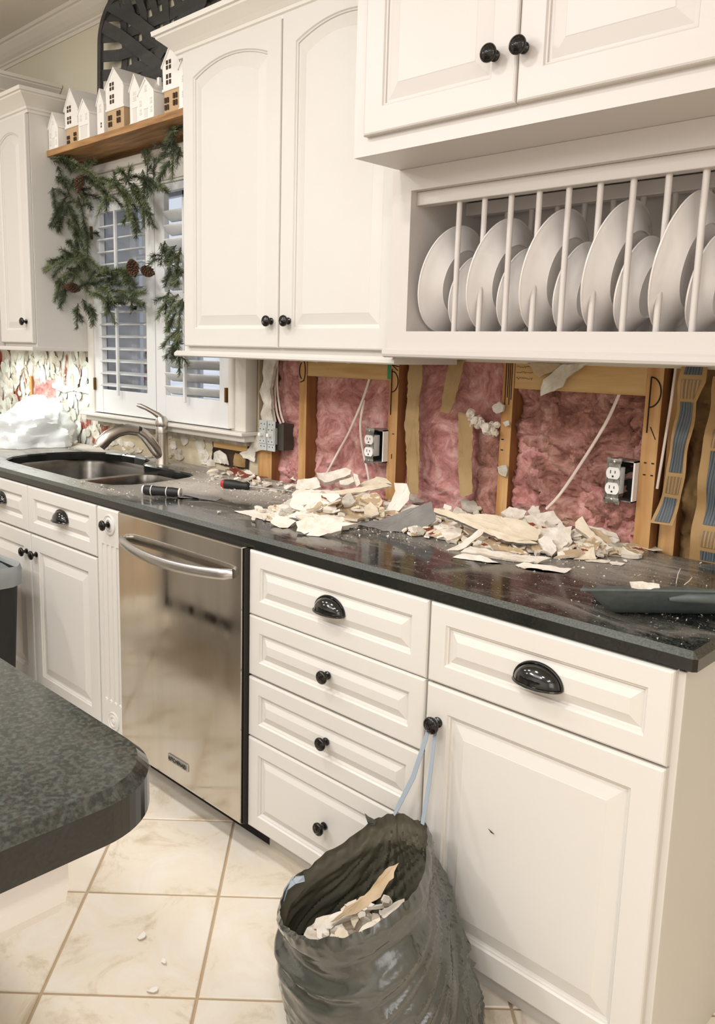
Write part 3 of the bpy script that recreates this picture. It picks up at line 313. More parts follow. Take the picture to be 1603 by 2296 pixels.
# ---------------------------------------------------------------- helpers
def tag(o, label=None, cat=None, group=None, kind=None):
    if label: o['label'] = label
    if cat: o['category'] = cat
    if group: o['group'] = group
    if kind: o['kind'] = kind
    return o
def empty(name, loc, label=None, cat=None, group=None, kind=None):
    o = bpy.data.objects.new(name, None); o.empty_display_size = .05; C.objects.link(o); o.location = loc
    return tag(o, label, cat, group, kind)
class MB:
    """collects shapes in world coordinates; build() links them as one mesh"""
    def __init__(s): s.v = []; s.f = []; s.m = []; s.sm = []; s.mats = []
    def mi(s, m):
        if m not in s.mats: s.mats.append(m)
        return s.mats.index(m)
    def add(s, V, F, m=None, smooth=False):
        k = len(s.v); s.v += [tuple(p) for p in V]; i = s.mi(m)
        for f in F: s.f.append(tuple(q+k for q in f)); s.m.append(i); s.sm.append(smooth)
        return s
    def box(s, x0, x1, y0, y1, z0, z1, m=None):
        V = [(x,y,z) for z in (z0,z1) for y in (y0,y1) for x in (x0,x1)]
        return s.add(V, [(0,2,3,1),(4,5,7,6),(0,1,5,4),(2,6,7,3),(0,4,6,2),(1,3,7,5)], m)
    def bbox(s, x0, x1, y0, y1, z0, z1, b=.003, m=None):
        # box with chamfered edges
        bm = bmesh.new(); bmesh.ops.create_cube(bm, size=1)
        for v in bm.verts: v.co = Vector(((x0+x1)/2+v.co.x*(x1-x0), (y0+y1)/2+v.co.y*(y1-y0), (z0+z1)/2+v.co.z*(z1-z0)))
        bmesh.ops.bevel(bm, geom=bm.edges[:], offset=b, segments=2, affect='EDGES', profile=.5)
        return s.bm(bm, m)
    def bm(s, bm, m=None, smooth=False, mtx=None):
        bm.verts.index_update()
        V = [(mtx @ v.co if mtx else v.co).to_tuple() for v in bm.verts]; F = [[v.index for v in f.verts] for f in bm.faces]
        bm.free(); return s.add(V, F, m, smooth)
    def tube(s, pts, r, n=10, m=None, cap=True, smooth=True, flat=1.0, upv=None):
        P = [Vector(p) for p in pts]; rr = r if isinstance(r, (list,tuple)) else [r]*len(P)
        V = []; F = []; U = None
        for i, p in enumerate(P):
            t = (P[min(i+1,len(P)-1)]-P[max(i-1,0)]).normalized()
            if U is None:
                U = Vector(upv) if upv else (Vector((0,0,1)) if abs(t.z) < .9 else Vector((1,0,0)))
            U = (U - t*U.dot(t)).normalized(); W = t.cross(U)
            for k in range(n):
                a = 2*PI*k/n; V.append(p + U*math.cos(a)*rr[i] + W*math.sin(a)*rr[i]*flat)
        for i in range(len(P)-1):
            for k in range(n): F.append((i*n+k, i*n+(k+1)%n, (i+1)*n+(k+1)%n, (i+1)*n+k))
        if cap: F.append(tuple(range(n-1,-1,-1))); F.append(tuple((len(P)-1)*n+k for k in range(n)))
        return s.add(V, F, m, smooth)
    def lathe(s, prof, o=(0,0,0), ax='z', n=24, m=None, cap=True):
        # prof: (r, h) pairs; ax: '-y','z','x'
        V = []; F = []
        for r_, h in prof:
            for k in range(n):
                a = 2*PI*k/n; c, d = r_*math.cos(a), r_*math.sin(a)
                V.append({'z':(c,d,h),'-y':(c,-h,d),'x':(h,c,d)}[ax])
        V = [(p[0]+o[0],p[1]+o[1],p[2]+o[2]) for p in V]
        for i in range(len(prof)-1):
            for k in range(n): F.append((i*n+k, i*n+(k+1)%n, (i+1)*n+(k+1)%n, (i+1)*n+k))
        if cap: F.append(tuple(range(n))); F.append(tuple((len(prof)-1)*n+k for k in range(n)))
        return s.add(V, F, m, True)
    def prism(s, poly, axis, a, b, m=None, smooth=False):
        # poly in the two other axes, extruded along axis from a to b
        n = len(poly); V = []
        for t in (a, b):
            for p, q in poly: V.append({'x':(t,p,q),'y':(p,t,q),'z':(p,q,t)}[axis])
        F = [tuple(range(n)), tuple(range(2*n-1,n-1,-1))]+[(i,(i+1)%n,(i+1)%n+n,i+n) for i in range(n)]
        return s.add(V, F, m, smooth)
    def loft(s, rings, m=None, cap0=True, cap1=True, smooth=True, closed=True):
        n = len(rings[0]); V = [p for r in rings for p in r]; F = []
        for i in range(len(rings)-1):
            for k in range(n if closed else n-1): F.append((i*n+k, i*n+(k+1)%n, (i+1)*n+(k+1)%n, (i+1)*n+k))
        if cap0: F.append(tuple(range(n-1,-1,-1)))
        if cap1: F.append(tuple((len(rings)-1)*n+k for k in range(n)))
        return s.add(V, F, m, smooth)
    def build(s, name, material=None, parent=None, label=None, cat=None, group=None, kind=None, origin=None, autosmooth=True):
        V = [Vector(v) for v in s.v]
        if parent is None:
            if origin is None:
                lo = Vector([min(v[i] for v in V) for i in range(3)]); hi = Vector([max(v[i] for v in V) for i in range(3)])
                origin = ((lo.x+hi.x)/2, (lo.y+hi.y)/2, lo.z)
            O = Vector(origin); V = [v-O for v in V]
        me = bpy.data.meshes.new(name); me.from_pydata(V, [], s.f)
        for m in s.mats: me.materials.append(M[m] if m else M[material])
        me.polygons.foreach_set('material_index', s.m); me.polygons.foreach_set('use_smooth', s.sm)
        bm = bmesh.new(); bm.from_mesh(me); bmesh.ops.recalc_face_normals(bm, faces=bm.faces); bm.to_mesh(me); bm.free()
        if any(s.sm): 
            try: me.set_sharp_from_angle(angle=R(38))
            except Exception: pass
        o = bpy.data.objects.new(name, me); C.objects.link(o)
        if parent is not None: attach(o, parent)
        else: o.location = O
        return tag(o, label, cat, group, kind)
def attach(o, parent):
    o.parent = parent; W = Matrix.Identity(4); p = parent
    chain = []
    while p is not None: chain.append(p); p = p.parent
    for q in reversed(chain): W = W @ (q.matrix_parent_inverse if q.parent else Matrix.Identity(4)) @ Matrix.LocRotScale(q.location, q.rotation_euler, q.scale)
    o.matrix_parent_inverse = W.inverted()
def kids(o): return [c for c in bpy.data.objects if c.parent == o]
def copy_tree(o, parent=None):
    c = o.copy(); C.objects.link(c)
    if parent is not None: c.parent = parent
    for k in kids(o):
        if k is c: continue
        copy_tree(k, c)
    return c
# ---- raised panel fronts (facing -Y)
def front(mb, x0, x1, z0, z1, y, t=.02, st=.055, arch=0.0, cor=0.0, slope=.022, groove=.012, m='paint', flat=False):
    nt_ = 17 if arch else 2
    def ring(d, yy, ar):
        xl, xr, zb = x0+d, x1-d, z0+d
        P = [(xl,yy,zb),(xr,yy,zb)]
        for i in range(nt_):
            q = 1-i/(nt_-1) if nt_ > 1 else 0
            xx = xl+(xr-xl)*q
            zt = z1-d
            if ar: zt = z1-d-cor+arch*(1-(2*q-1)**2)
            P.append((xx,yy,zt))
        return P
    e = .005
    Rg = [ring(0,y+t,False), ring(0,y+e,False), ring(e*.35,y+e*.35,False), ring(e,y,False), ring(st,y,True), ring(st+.003,y+.004,True), ring(st+.006,y+.005,True), ring(st+.007,y+.009,True), ring(st+groove,y+.010,True), ring(st+groove+slope,y+.0025,True), ring(st+groove+slope+.0015,y+.0018,True)]
    mb.loft(Rg, m, smooth=False)
KP = [(.0085,0),(.0105,.001),(.0105,.004),(.0065,.007),(.0055,.012),(.0065,.016),(.012,.018),(.0165,.0205),(.0172,.024),(.016,.027),(.0135,.0285),(.0125,.0275),(.010,.029),(.007,.0305),(.0055,.0298),(.003,.0312),(.0005,.0315)]
def knob(x, y, z, parent, s=1.0):
    mb = MB(); mb.lathe([(a*s,b*s) for a,b in KP], (x,y,z), '-y', 22, 'bronze'); return mb.build('knob', None, parent)
def cup(x, y, z, parent, s=1.0):
    mb = MB(); a, h, d = .047*s, .036*s, .027*s
    nu, nv = 28, 10; V = []; F = []
    for layer, k in ((0,1.0),(1,.93)):
        for j in range(nv+1):
            ph = PI/2*j/nv
            for i in range(nu+1):
                th = PI*i/nu
                V.append((x+a*k*math.cos(th), y-.002-d*k*math.sin(th)*math.sin(ph), z+h*k*math.sin(th)*math.cos(ph)))
    W = nu+1; H = (nv+1)*W
    for l in (0,1):
        for j in range(nv):
            for i in range(nu):
                q = l*H+j*W+i; F.append((q,q+1,q+W+1,q+W))
    for i in range(nu): q = nv*W+i; F.append((q,q+1,q+1+H,q+H))
    mb.add(V, F, 'black_pull', True)
    # flange round the back and the rolled lip
    mb.tube([(x+a*1.03*math.cos(PI*i/24), y-.002, z+h*1.05*math.sin(PI*i/24)) for i in range(25)], .003*s, 8, 'black_pull')
    mb.tube([(x+a*1.02*math.cos(PI*i/24), y-.003-d*1.02*math.sin(PI*i/24), z-.001) for i in range(25)], .0026*s, 8, 'black_pull')
    return mb.build('cup_pull', None, parent)
def crown(mb, pts, prof, m='trim'):
    """sweep a crown profile (out, z) along a path of (x, y, nx, ny) corners, mitred"""
    rings = []
    for (x, y, nx, ny) in pts: rings.append([(x+nx*o_, y+ny*o_, z_) for o_, z_ in prof])
    mb.loft(rings, m, smooth=False, closed=True)
CP = [(-.02,0),(.004,0),(.006,.010),(.012,.014),(.014,.022),(.026,.034),(.044,.050),(.056,.060),(.058,.066),(.066,.068),(.068,.082),(-.02,.082)]
rnd = random.Random(7)
# ================================================================ SETTING
def struct(mb, name, m, parent=None): 
    o = mb.build(name, m, parent, origin=(0,0,0) if parent is None else None)
    if parent is None: o['kind'] = 'structure'
    return o
# floor of diagonal tiles
fl = struct(MB().box(-4.6,3.4,-4.2,.9,-.06,-.004), 'floor', 'grout')
TX, TY, TA, TS = -0.3067, -0.159, 0.7725, 0.3427
hs = TS/2-.0035
tm = MB(); bm = bmesh.new(); bmesh.ops.create_cube(bm, size=1)
for v in bm.verts: v.co = Vector((v.co.x*2*hs, v.co.y*2*hs, v.co.z*.008-.004))
bmesh.ops.bevel(bm, geom=[e for e in bm.edges if all(v.co.z > -.001 for v in e.verts)], offset=.002, segments=1, affect='EDGES')
me = bpy.data.meshes.new('tile'); bm.to_mesh(me); bm.free(); me.materials.append(M['tile'])
cnt = 0
for i in range(-16, 17):
    for j in range(-16, 17):
        cx = TX+TS*((i+.5)*math.cos(TA)-(j+.5)*math.sin(TA)); cy = TY+TS*((i+.5)*math.sin(TA)+(j+.5)*math.cos(TA))
        if -2.6 < cx < 2.0 and -2.5 < cy < .8 and not (cx < -.35 and cy < -1.3):
            o = bpy.data.objects.new('tile', me); C.objects.link(o); o.parent = fl
            o.location = (cx, cy, 0.0); o.rotation_euler = (rnd.uniform(-.0015,.0015), rnd.uniform(-.0015,.0015), TA+PI/2*rnd.randrange(4)); cnt += 1
# ceiling, walls
struct(MB().box(-4.6,3.4,-4.2,.9,CEIL,CEIL+.08), 'ceiling', 'ceiling_paint')
WX0, WX1, WZ0, WZ1 = -2.20, -1.25, 1.11, 2.10       # window opening
wb = MB()
wb.box(-4.6,WX0,.655,.90,1.375,CEIL,'wall_paint'); wb.box(WX1,3.4,.655,.90,1.375,CEIL,'wall_paint'); wb.box(WX0,WX1,.655,.90,WZ1,CEIL,'wall_paint')
wb.box(-4.6,WX0,.672,.90,0,1.375,'stripped'); wb.box(WX0,WX1,.672,.90,0,WZ1*0+WZ1 if False else WZ0,'plaster_wall')
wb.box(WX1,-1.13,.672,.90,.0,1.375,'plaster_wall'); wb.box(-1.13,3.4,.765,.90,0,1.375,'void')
wb.box(.74,3.4,.655,.765,0,.90,'wall_paint')
wallb = struct(wb, 'wall_back', 'wall_paint')
struct(MB().box(-4.68,-4.6,-4.2,.9,0,CEIL), 'wall_left', 'room_paint')
struct(MB().box(3.4,3.48,-4.2,.9,0,CEIL), 'wall_right', 'room_paint')
struct(MB().box(-4.6,3.4,-4.28,-4.2,0,CEIL), 'wall_front', 'room_paint')
# crown moulding on the window wall
cm = MB(); prof = [(0,0),(.006,0),(.010,.012),(.018,.016),(.020,.022),(.034,.030),(.052,.044),(.066,.058),(.074,.066),(.076,.074),(.086,.076),(.088,.09),(0,.09)]
crown(cm, [(-4.6,.655,0,-1),(3.4,.655,0,-1)], [(a,CEIL-.09+b) for a,b in prof]); struct(cm, 'trim_1', 'trim')
# recessed lamps in the ceiling
for x, y in CANS:
    t = empty('recessed_light', (x,y,CEIL-.004), 'recessed ceiling lamp with white trim ring', 'ceiling light', 'recessed lamps of the ceiling') if False else None
# ---- studs, blocks, insulation, facing strips: pieces of the back wall
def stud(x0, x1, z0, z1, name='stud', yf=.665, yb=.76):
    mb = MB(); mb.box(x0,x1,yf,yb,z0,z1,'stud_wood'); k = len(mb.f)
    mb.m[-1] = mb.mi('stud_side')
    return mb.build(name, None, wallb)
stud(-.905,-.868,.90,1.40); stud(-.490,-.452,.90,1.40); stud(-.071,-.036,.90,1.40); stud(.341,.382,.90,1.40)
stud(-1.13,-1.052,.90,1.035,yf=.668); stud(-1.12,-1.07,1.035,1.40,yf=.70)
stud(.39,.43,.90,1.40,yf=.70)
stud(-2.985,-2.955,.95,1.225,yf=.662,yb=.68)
def block(x0,x1,z0,z1,yf=.667):
    return MB().bbox(x0,x1,yf,.705,z0,z1,.002,'block_wood').build('wood_block', None, wallb)
block(-.868,-.490,1.308,1.40); block(-.036,.341,1.305,1.40); block(-1.40,-1.19,1.005,1.035,.664)
def batt(x0,x1,z0,z1,y,m,amp=.02,seed=0,name='insulation_batt'):
    nx, nz = max(4,int((x1-x0)/.0065)), max(4,int((z1-z0)/.0065)); V = []; F = []
    for j in range(nz+1):
        for i in range(nx+1):
            u, v = i/nx, j/nz; x = x0+(x1-x0)*u; z = z0+(z1-z0)*v
            p = Vector((x*9+seed, z*9, seed*1.7)); q = p+Vector((noise.noise(p*1.3),0,noise.noise(p*1.3+Vector((5,3,1)))))*.7
            h = noise.fractal(q, 1.0, 2.1, 4)*amp + abs(noise.noise(q*2.3))*amp*1.1 + abs(noise.noise(q*5))*amp*.55 + abs(noise.noise(q*11))*amp*.25
            ed = min(u,1-u)*(x1-x0); h -= .018*math.exp(-ed/.012)
            V.append((x, y-h, z))
    for j in range(nz):
        for i in range(nx): q = j*(nx+1)+i; F.append((q,q+1,q+nx+2,q+nx+1))
    return MB().add(V,F,m,True).build(name, m, wallb)
batt(-1.062,-.905,.90,1.40,.705,'pink_wool',.016,3)
batt(-1.045,-.98,.905,1.42,.688,'pink_wool',.012,13) if False else None
batt(-.868,-.490,.90,1.32,.705,'pink_wool',.014,1)
batt(-.452,-.071,.90,1.40,.705,'pink_wool',.013,6)
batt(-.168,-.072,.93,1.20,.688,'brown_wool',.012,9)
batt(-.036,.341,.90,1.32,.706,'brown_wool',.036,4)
batt(.16,.341,.90,1.06,.698,'pink_wool',.018,5)
batt(-.034,.06,.90,1.22,.694,'pink_wool',.02,8)
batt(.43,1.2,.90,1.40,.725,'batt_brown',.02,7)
batt(-2.955,-2.70,1.00,1.215,.668,'pink_wool',.006,2)
def slabmesh(V, n, th, m, rough=.0, sub=5, curl=0.0, edge='edge', seed=0, jag=.12):
    """ragged plate: outline V (3D, roughly planar, normal n) given edges, thickness and a slight curl"""
    V = [Vector(p) for p in V]; n = Vector(n); c = sum(V, Vector())/len(V)
    # subdivide the outline with jagged noise
    out = []
    for i, p in enumerate(V):
        q = V[(i+1)%len(V)]; d = q-p; k = max(1, int(d.length/.009))
        side = n.cross(d).normalized() if d.length > 1e-6 else Vector()
        for s_ in range(k):
            t = s_/k; o_ = noise.noise(Vector((p.x+d.x*t, p.y+d.y*t, p.z+d.z*t))*90+Vector((seed,0,0)))*min(.004, d.length*jag)
            out.append(p+d*t+side*o_)
    N_ = len(out); rad = max((p-c).length for p in out); rings = []
    U = (out[0]-c).normalized(); 
    def defm(p, k):
        dd = p-c; r_ = dd.length/rad
        return p + n*(noise.noise(p*38+Vector((0,seed,0)))*.0025 + curl*(dd.dot(U)/rad)**2 + noise.noise(p*120)*.0009)
    top = [[defm(c+(p-c)*f, 0) for p in out] for f in (1.0,.97,.7,.4,.15)]
    Vv = []; F = []
    for r_ in top: Vv += r_
    for i in range(4):
        for k in range(N_): F.append((i*N_+k, i*N_+(k+1)%N_, (i+1)*N_+(k+1)%N_, (i+1)*N_+k))
    F.append(tuple(4*N_+k for k in range(N_)))
    nf = len(F); b0 = len(Vv)
    Vv += [p-n*th + (c-p)*.03 for p in top[0]]; Vv += [defm(c+(p-c)*.5,0)-n*th for p in out]
    for k in range(N_): F.append((k, b0+k, b0+(k+1)%N_, (k+1)%N_))
    es = len(F)
    for k in range(N_): F.append((b0+k, b0+N_+k, b0+N_+(k+1)%N_, b0+(k+1)%N_))
    F.append(tuple(b0+N_+k for k in range(N_)))
    return Vv, F, nf, es
def slab(name, V, n, th, m, curl=0, edge='edge', seed=0, lift=True, zmin=None, parent=None, **kw):
    Vv, F, a, b = slabmesh(V, n, th, m, curl=curl, seed=seed)
    if zmin is not None:
        lo = min(v.z for v in Vv)
        if lo < zmin: Vv = [Vector((v.x, v.y, v.z+(zmin-v.z)*1.0 if v.z < zmin else v.z)) for v in Vv]
    mb = MB(); mb.add(Vv, F, m, False)
    e = mb.mi(edge)
    for i in range(a, b): mb.m[i] = e
    return mb.build(name, None, parent, **kw)
for k, (nm, poly, Y, th, m) in enumerate([q for q in WALLP if q and q[0] not in ('printed_strip','foam_bit')]):
    yy = lambda x, z: Y
    V = [(x, Y + (noise.noise(Vector((x*7,z*7,k)))*.006), z) for x, z in poly]
    slab(nm, V, (0,-1,0), th, m, seed=k*3.1, parent=wallb, edge='torn' if m in ('torn','gypd') else m, curl=-.004 if m == 'print' else .0)
def facing(rows, y, blocks, tail=0.0):
    # rows: (z, left, right) from the top down; blocks: (z top, z bottom, ink)
    def lr(z):
        for (z0,a0,b0),(z1,a1,b1) in zip(rows, rows[1:]):
            if z1 <= z <= z0: q = (z0-z)/(z0-z1); return a0+(a1-a0)*q, b0+(b1-b0)*q
        return rows[-1][1:] if z < rows[-1][0] else rows[0][1:]
    def yy(z, u): return y + .006*math.sin(z*31)+.004*math.sin(z*55+u*2) - tail*max(0,1.10-z)
    def sheet(zt, zb, ua, ub, dy, m, nm, par):
        n = max(2,int((zt-zb)/.004)); V = []
        for i in range(n+1):
            z = zt+(zb-zt)*i/n; a, b_ = lr(z)
            for u in (ua, ub): V.append((a+(b_-a)*u, yy(z,u)-dy, z))
        W = [(v[0],v[1]+(.0015 if dy == 0 else .0003),v[2]) for v in V]; K = len(V)
        F = [(2*i,2*i+1,2*i+3,2*i+2) for i in range(n)]+[(K+2*i,K+2*i+2,K+2*i+3,K+2*i+1) for i in range(n)]
        F += [(2*i,2*i+2,K+2*i+2,K+2*i) for i in range(n)]+[(2*i+1,K+2*i+1,K+2*i+3,2*i+3) for i in range(n)]+[(0,K,K+1,1),(2*n,2*n+1,K+2*n+1,K+2*n)]
        return MB().add(V+W,F,m,True).build(nm, None, par)
    st_ = sheet(rows[0][0], rows[-1][0], 0, 1, 0, 'print', 'printed_strip', wallb)
    for zt, zb, m in blocks: sheet(zt, zb, .17, .83, .0022, m, 'printed_block', st_)
facing([(1.40,.436,.492),(1.345,.429,.491),(1.298,.427,.473),(1.19,.423,.467),(1.12,.419,.463),(1.065,.410,.458),(1.0,.398,.450)], .642, [(1.40,1.362,'ink_blue'),(1.350,1.305,'ink_bars'),(1.297,1.128,'ink_blue'),(1.118,1.075,'ink_bars'),(1.065,1.006,'ink_blue')], .12)
facing([(1.36,.505,.61),(1.24,.496,.612),(1.09,.490,.625),(.92,.488,.64)], .652, [(1.35,1.252,'ink_blue'),(1.238,1.195,'ink_bars'),(1.188,1.012,'ink_blue'),(.998,.958,'ink_bars'),(.948,.925,'ink_blue')])
facing([(1.40,.66,.76),(.92,.655,.76)], .652, [(1.3,1.13,'ink_blue'),(1.12,1.08,'ink_bars'),(1.07,.93,'ink_blue')])
fm = MB()
for k in range(26):
    q = rnd.random(); c_ = Vector((-.168+.092*q, .665-rnd.uniform(0,.02), 1.218-.030*q+rnd.uniform(-.016,.016))); r_ = rnd.uniform(.007,.014); V = []; nn = 10
    for j in range(7):
        ph = PI*(j/6-.5)
        for i_ in range(nn):
            a = 2*PI*i_/nn; d = Vector((math.cos(a)*math.cos(ph), math.sin(a)*math.cos(ph), math.sin(ph))); V.append(c_+d*r_*(1+.8*noise.noise(d*2.2+Vector((k,0,0)))))
    fm.add(V,[(j*nn+i_,j*nn+(i_+1)%nn,(j+1)*nn+(i_+1)%nn,(j+1)*nn+i_) for j in range(6) for i_ in range(nn)],'gyp',True)
fm.build('plaster_fluff', None, wallb, kind='stuff')
# ragged plaster under the window and its bigger flakes, dabs left from old adhesive
for i in range(46):
    x = rnd.uniform(-2.25,-1.42); z = rnd.choice([rnd.uniform(1.02,1.075), rnd.uniform(.93,.97)]); r_ = rnd.uniform(.012,.04)
    V = [(x+r_*1.5*math.cos(a)*rnd.uniform(.6,1), .668, z+r_*.6*math.sin(a)*rnd.uniform(.6,1)) for a in [2*PI*q/9 for q in range(9)]]
    slab('torn_drywall', V, (0,-1,0), .004, rnd.choice(['torn','torn','plaster_wall','gypd']), seed=i, parent=wallb, edge='torn')
# hole with the dark cavity right of the faucet
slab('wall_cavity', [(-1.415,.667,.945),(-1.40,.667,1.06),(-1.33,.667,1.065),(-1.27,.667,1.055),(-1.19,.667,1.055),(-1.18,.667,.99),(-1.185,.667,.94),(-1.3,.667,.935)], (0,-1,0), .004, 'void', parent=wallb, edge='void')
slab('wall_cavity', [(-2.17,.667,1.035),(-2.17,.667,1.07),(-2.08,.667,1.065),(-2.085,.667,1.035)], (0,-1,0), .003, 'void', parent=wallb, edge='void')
slab('torn_drywall', [(-1.395,.662,.945),(-1.385,.655,.985),(-1.35,.655,1.0),(-1.31,.657,.985),(-1.295,.66,.945)], (0,-1,0), .004, 'torn', seed=5, parent=wallb, edge='torn')
slab('torn_drywall', [(-1.225,.655,1.00),(-1.18,.655,1.01),(-1.145,.655,1.05),(-1.12,.655,1.08),(-1.135,.655,.975),(-1.2,.655,.985)], (0,-1,0), .004, 'torn', seed=9, parent=wallb, edge='torn')
batt(-1.29,-1.19,.945,.995,.664,'batt_brown',.004,3); batt(-1.33,-1.2,1.037,1.058,.664,'batt_brown',.003,4)
for i,(x,z,r_) in enumerate([(-1.60,1.02,.026),(-1.49,1.005,.03),(-1.68,.985,.02),(-1.75,1.03,.018),(-1.47,.965,.03)]):
    V = [(x+r_*1.2*math.cos(a)*rnd.uniform(.8,1.1), .667, z+r_*math.sin(a)*rnd.uniform(.8,1.1)) for a in [2*PI*q/12 for q in range(12)]]
    slab('adhesive_dab', V, (0,-1,0), .005, 'torn', seed=i, parent=wallb, edge='torn')
# stripped wall left of the window: torn pale skins hanging over the brick-red layer
skin = MB()
for i in range(330):
    x = rnd.uniform(-3.55,-2.27); z = rnd.uniform(.93,1.37)
    if -2.97 < x < -2.68 and 1.0 < z < 1.21: continue
    w_ = rnd.uniform(.010,.040); h_ = w_*rnd.uniform(.7,2.1); y = .671-rnd.uniform(.0,.010)
    n_ = 9; V = []; tl = rnd.uniform(-.006,.008)
    for q in range(n_):
        a = 2*PI*q/n_; V.append((x+w_*math.cos(a)*rnd.uniform(.7,1), y-tl*math.sin(a)-.001, z+h_*math.sin(a)*rnd.uniform(.75,1)))
    V2 = [(p[0],p[1]+.003,p[2]) for p in V]
    skin.add(V+V2, [tuple(range(n_)), tuple(range(2*n_-1,n_-1,-1))]+[(k,(k+1)%n_,(k+1)%n_+n_,k+n_) for k in range(n_)], rnd.choice(['skin','skin','skin','torn','gypd']))
skin.build('torn_skin', 'skin', wallb, kind='stuff')
slab('drywall_patch', [(-3.10,.66,.95),(-3.10,.655,1.045),(-2.98,.655,1.015),(-2.97,.66,.93)], (0,-1,0), .01, 'gypd', parent=wallb, edge='gyp')
slab('torn_drywall', [(-2.72,.655,1.20),(-2.45,.655,1.19),(-2.30,.655,1.20),(-2.33,.655,1.165),(-2.5,.655,1.175),(-2.6,.655,1.16),(-2.72,.655,1.18)], (0,-1,0), .006, 'skin', parent=wallb, edge='skin')
# marker strokes and green tape on the studs
def stroke(pts, r=.0018, m='marker', name='marker_mark'): return MB().tube(pts, r, 6, m).build(name, None, wallb)
def arc(cx, cz, rx, rz, a0, a1, y, n=14): return [(cx+rx*math.cos(R(a0+(a1-a0)*i/n)), y, cz+rz*math.sin(R(a0+(a1-a0)*i/n))) for i in range(n+1)]
stroke(arc(-.888,1.325,.012,.036,-80,100,.664)); stroke(arc(-.888,1.325,.017,.03,110,250,.664)); stroke([(-.900,.664,1.285),(-.880,.664,1.292)])
stroke(arc(-.478,1.305,.024,.032,-90,90,.664)); stroke([(-.48,.664,1.345),(-.48,.664,1.20)])
for dz, dx in ((.0,.03),(.012,.028),(.024,.024),(-.012,.026)): stroke([(-.482,.664,1.358),(-.482+dx,.664,1.352+dz)], .0014)
stroke(arc(.352,1.315,.027,.037,-90,90,.664)); stroke([(.352,.664,1.352),(.352,.664,1.215)]); stroke([(.36,.664,1.23),(.375,.664,1.20)],.0012)
MB().bbox(-.499,-.486,.6635,.668,1.312,1.37,.0005,'tape_green').build('green_tape', None, wallb)
for x in (-.062,-.055,-.049,-.043): stroke([(x,.6642,1.38),(x+.001,.6642,1.24+rnd.uniform(0,.05))], .0013)
for z in (1.16,1.13): 
    stroke([(-.065,.664,z),(-.058,.664,z)], .0016); stroke([(.352,.664,z-.02),(.358,.664,z-.02)], .0016); stroke([(.371,.664,z-.02),(.377,.664,z-.02)], .0016)
stroke([(-.470,.664,1.14),(-.463,.664,1.14)],.0014); stroke([(-.47,.664,1.075),(-.47,.664,1.06)],.0012)
# lettering stamp on the wood block
for k, z in enumerate((1.365,1.35,1.334)):
    pts = []
    for i in range(22): pts.append((-.03+i*.0024, .6665, z+rnd.uniform(-.003,.003)))
    stroke(pts, .0005)
# ================================================================ WINDOW
win = empty('window_1', (-1.72,.62,1.08)); win['kind'] = 'structure'
fr = MB()
fr.bbox(-2.255,-2.205,.60,.665,1.09,2.06,.003,'trim')
fr.bbox(-1.222,-1.137,.612,.668,1.09,2.06,.003,'trim')
fr.lathe([(.016,1.10),(.016,2.04)],(-1.214,.612,0),'z',16,'trim')
fr.build('casing', None, win)
hd = MB(); hd.bbox(-2.255,-1.137,.612,.668,2.035,2.13,.003,'trim'); hd.bbox(-2.262,-1.125,.598,.668,2.13,2.165,.003,'trim'); hd.bbox(-2.2,-1.2,.606,.62,2.045,2.06,.002,'trim'); hd.build('head_casing', None, win)
sl = MB(); sl.bbox(-2.30,-1.115,.575,.672,1.077,1.09,.003,'trim'); sl.bbox(-2.285,-1.13,.60,.672,1.052,1.077,.004,'trim'); sl.build('window_sill', None, win)
ap = MB(); ap.bbox(-2.27,-1.18,.652,.672,1.03,1.054,.002,'gypd'); ap.build('apron', None, win)
# reveal, sash, muntins, panes behind the shutters
rv = MB(); rv.box(WX0-.0,WX0+.012,.665,.84,WZ0-.02,WZ1,'sash'); rv.box(WX1-.012,WX1,.665,.84,WZ0-.02,WZ1,'sash'); rv.box(WX0,WX1,.665,.84,WZ0-.03,WZ0-.01,'sash'); rv.box(WX0,WX1,.665,.84,WZ1-.012,WZ1,'sash'); rv.build('jamb', None, win)
for (a, c2) in ((WX0+.012,-1.725),(-1.725,WX1-.012)):
    s_ = MB()
    for (p, q, r_, t_) in ((a,a+.05,WZ0-.01,WZ1-.012),(c2-.05,c2,WZ0-.01,WZ1-.012),(a,c2,WZ0-.01,WZ0+.06),(a,c2,WZ1-.07,WZ1-.012),(a,c2,1.56,1.60)): s_.box(p,q,.79,.825,r_,t_,'sash')
    so = s_.build('sash', None, win)
    mu = MB(); xm = (a+c2)/2; mu.box(xm-.008,xm+.008,.795,.815,WZ0,WZ1-.02,'sash')
    for zz_ in (1.33,1.80): mu.box(a,c2,.795,.815,zz_-.008,zz_+.008,'sash')
    mu.build('muntin', None, so)
    MB().box(a+.03,c2-.03,.803,.807,WZ0,WZ1-.03,'glass').build('pane', None, so)
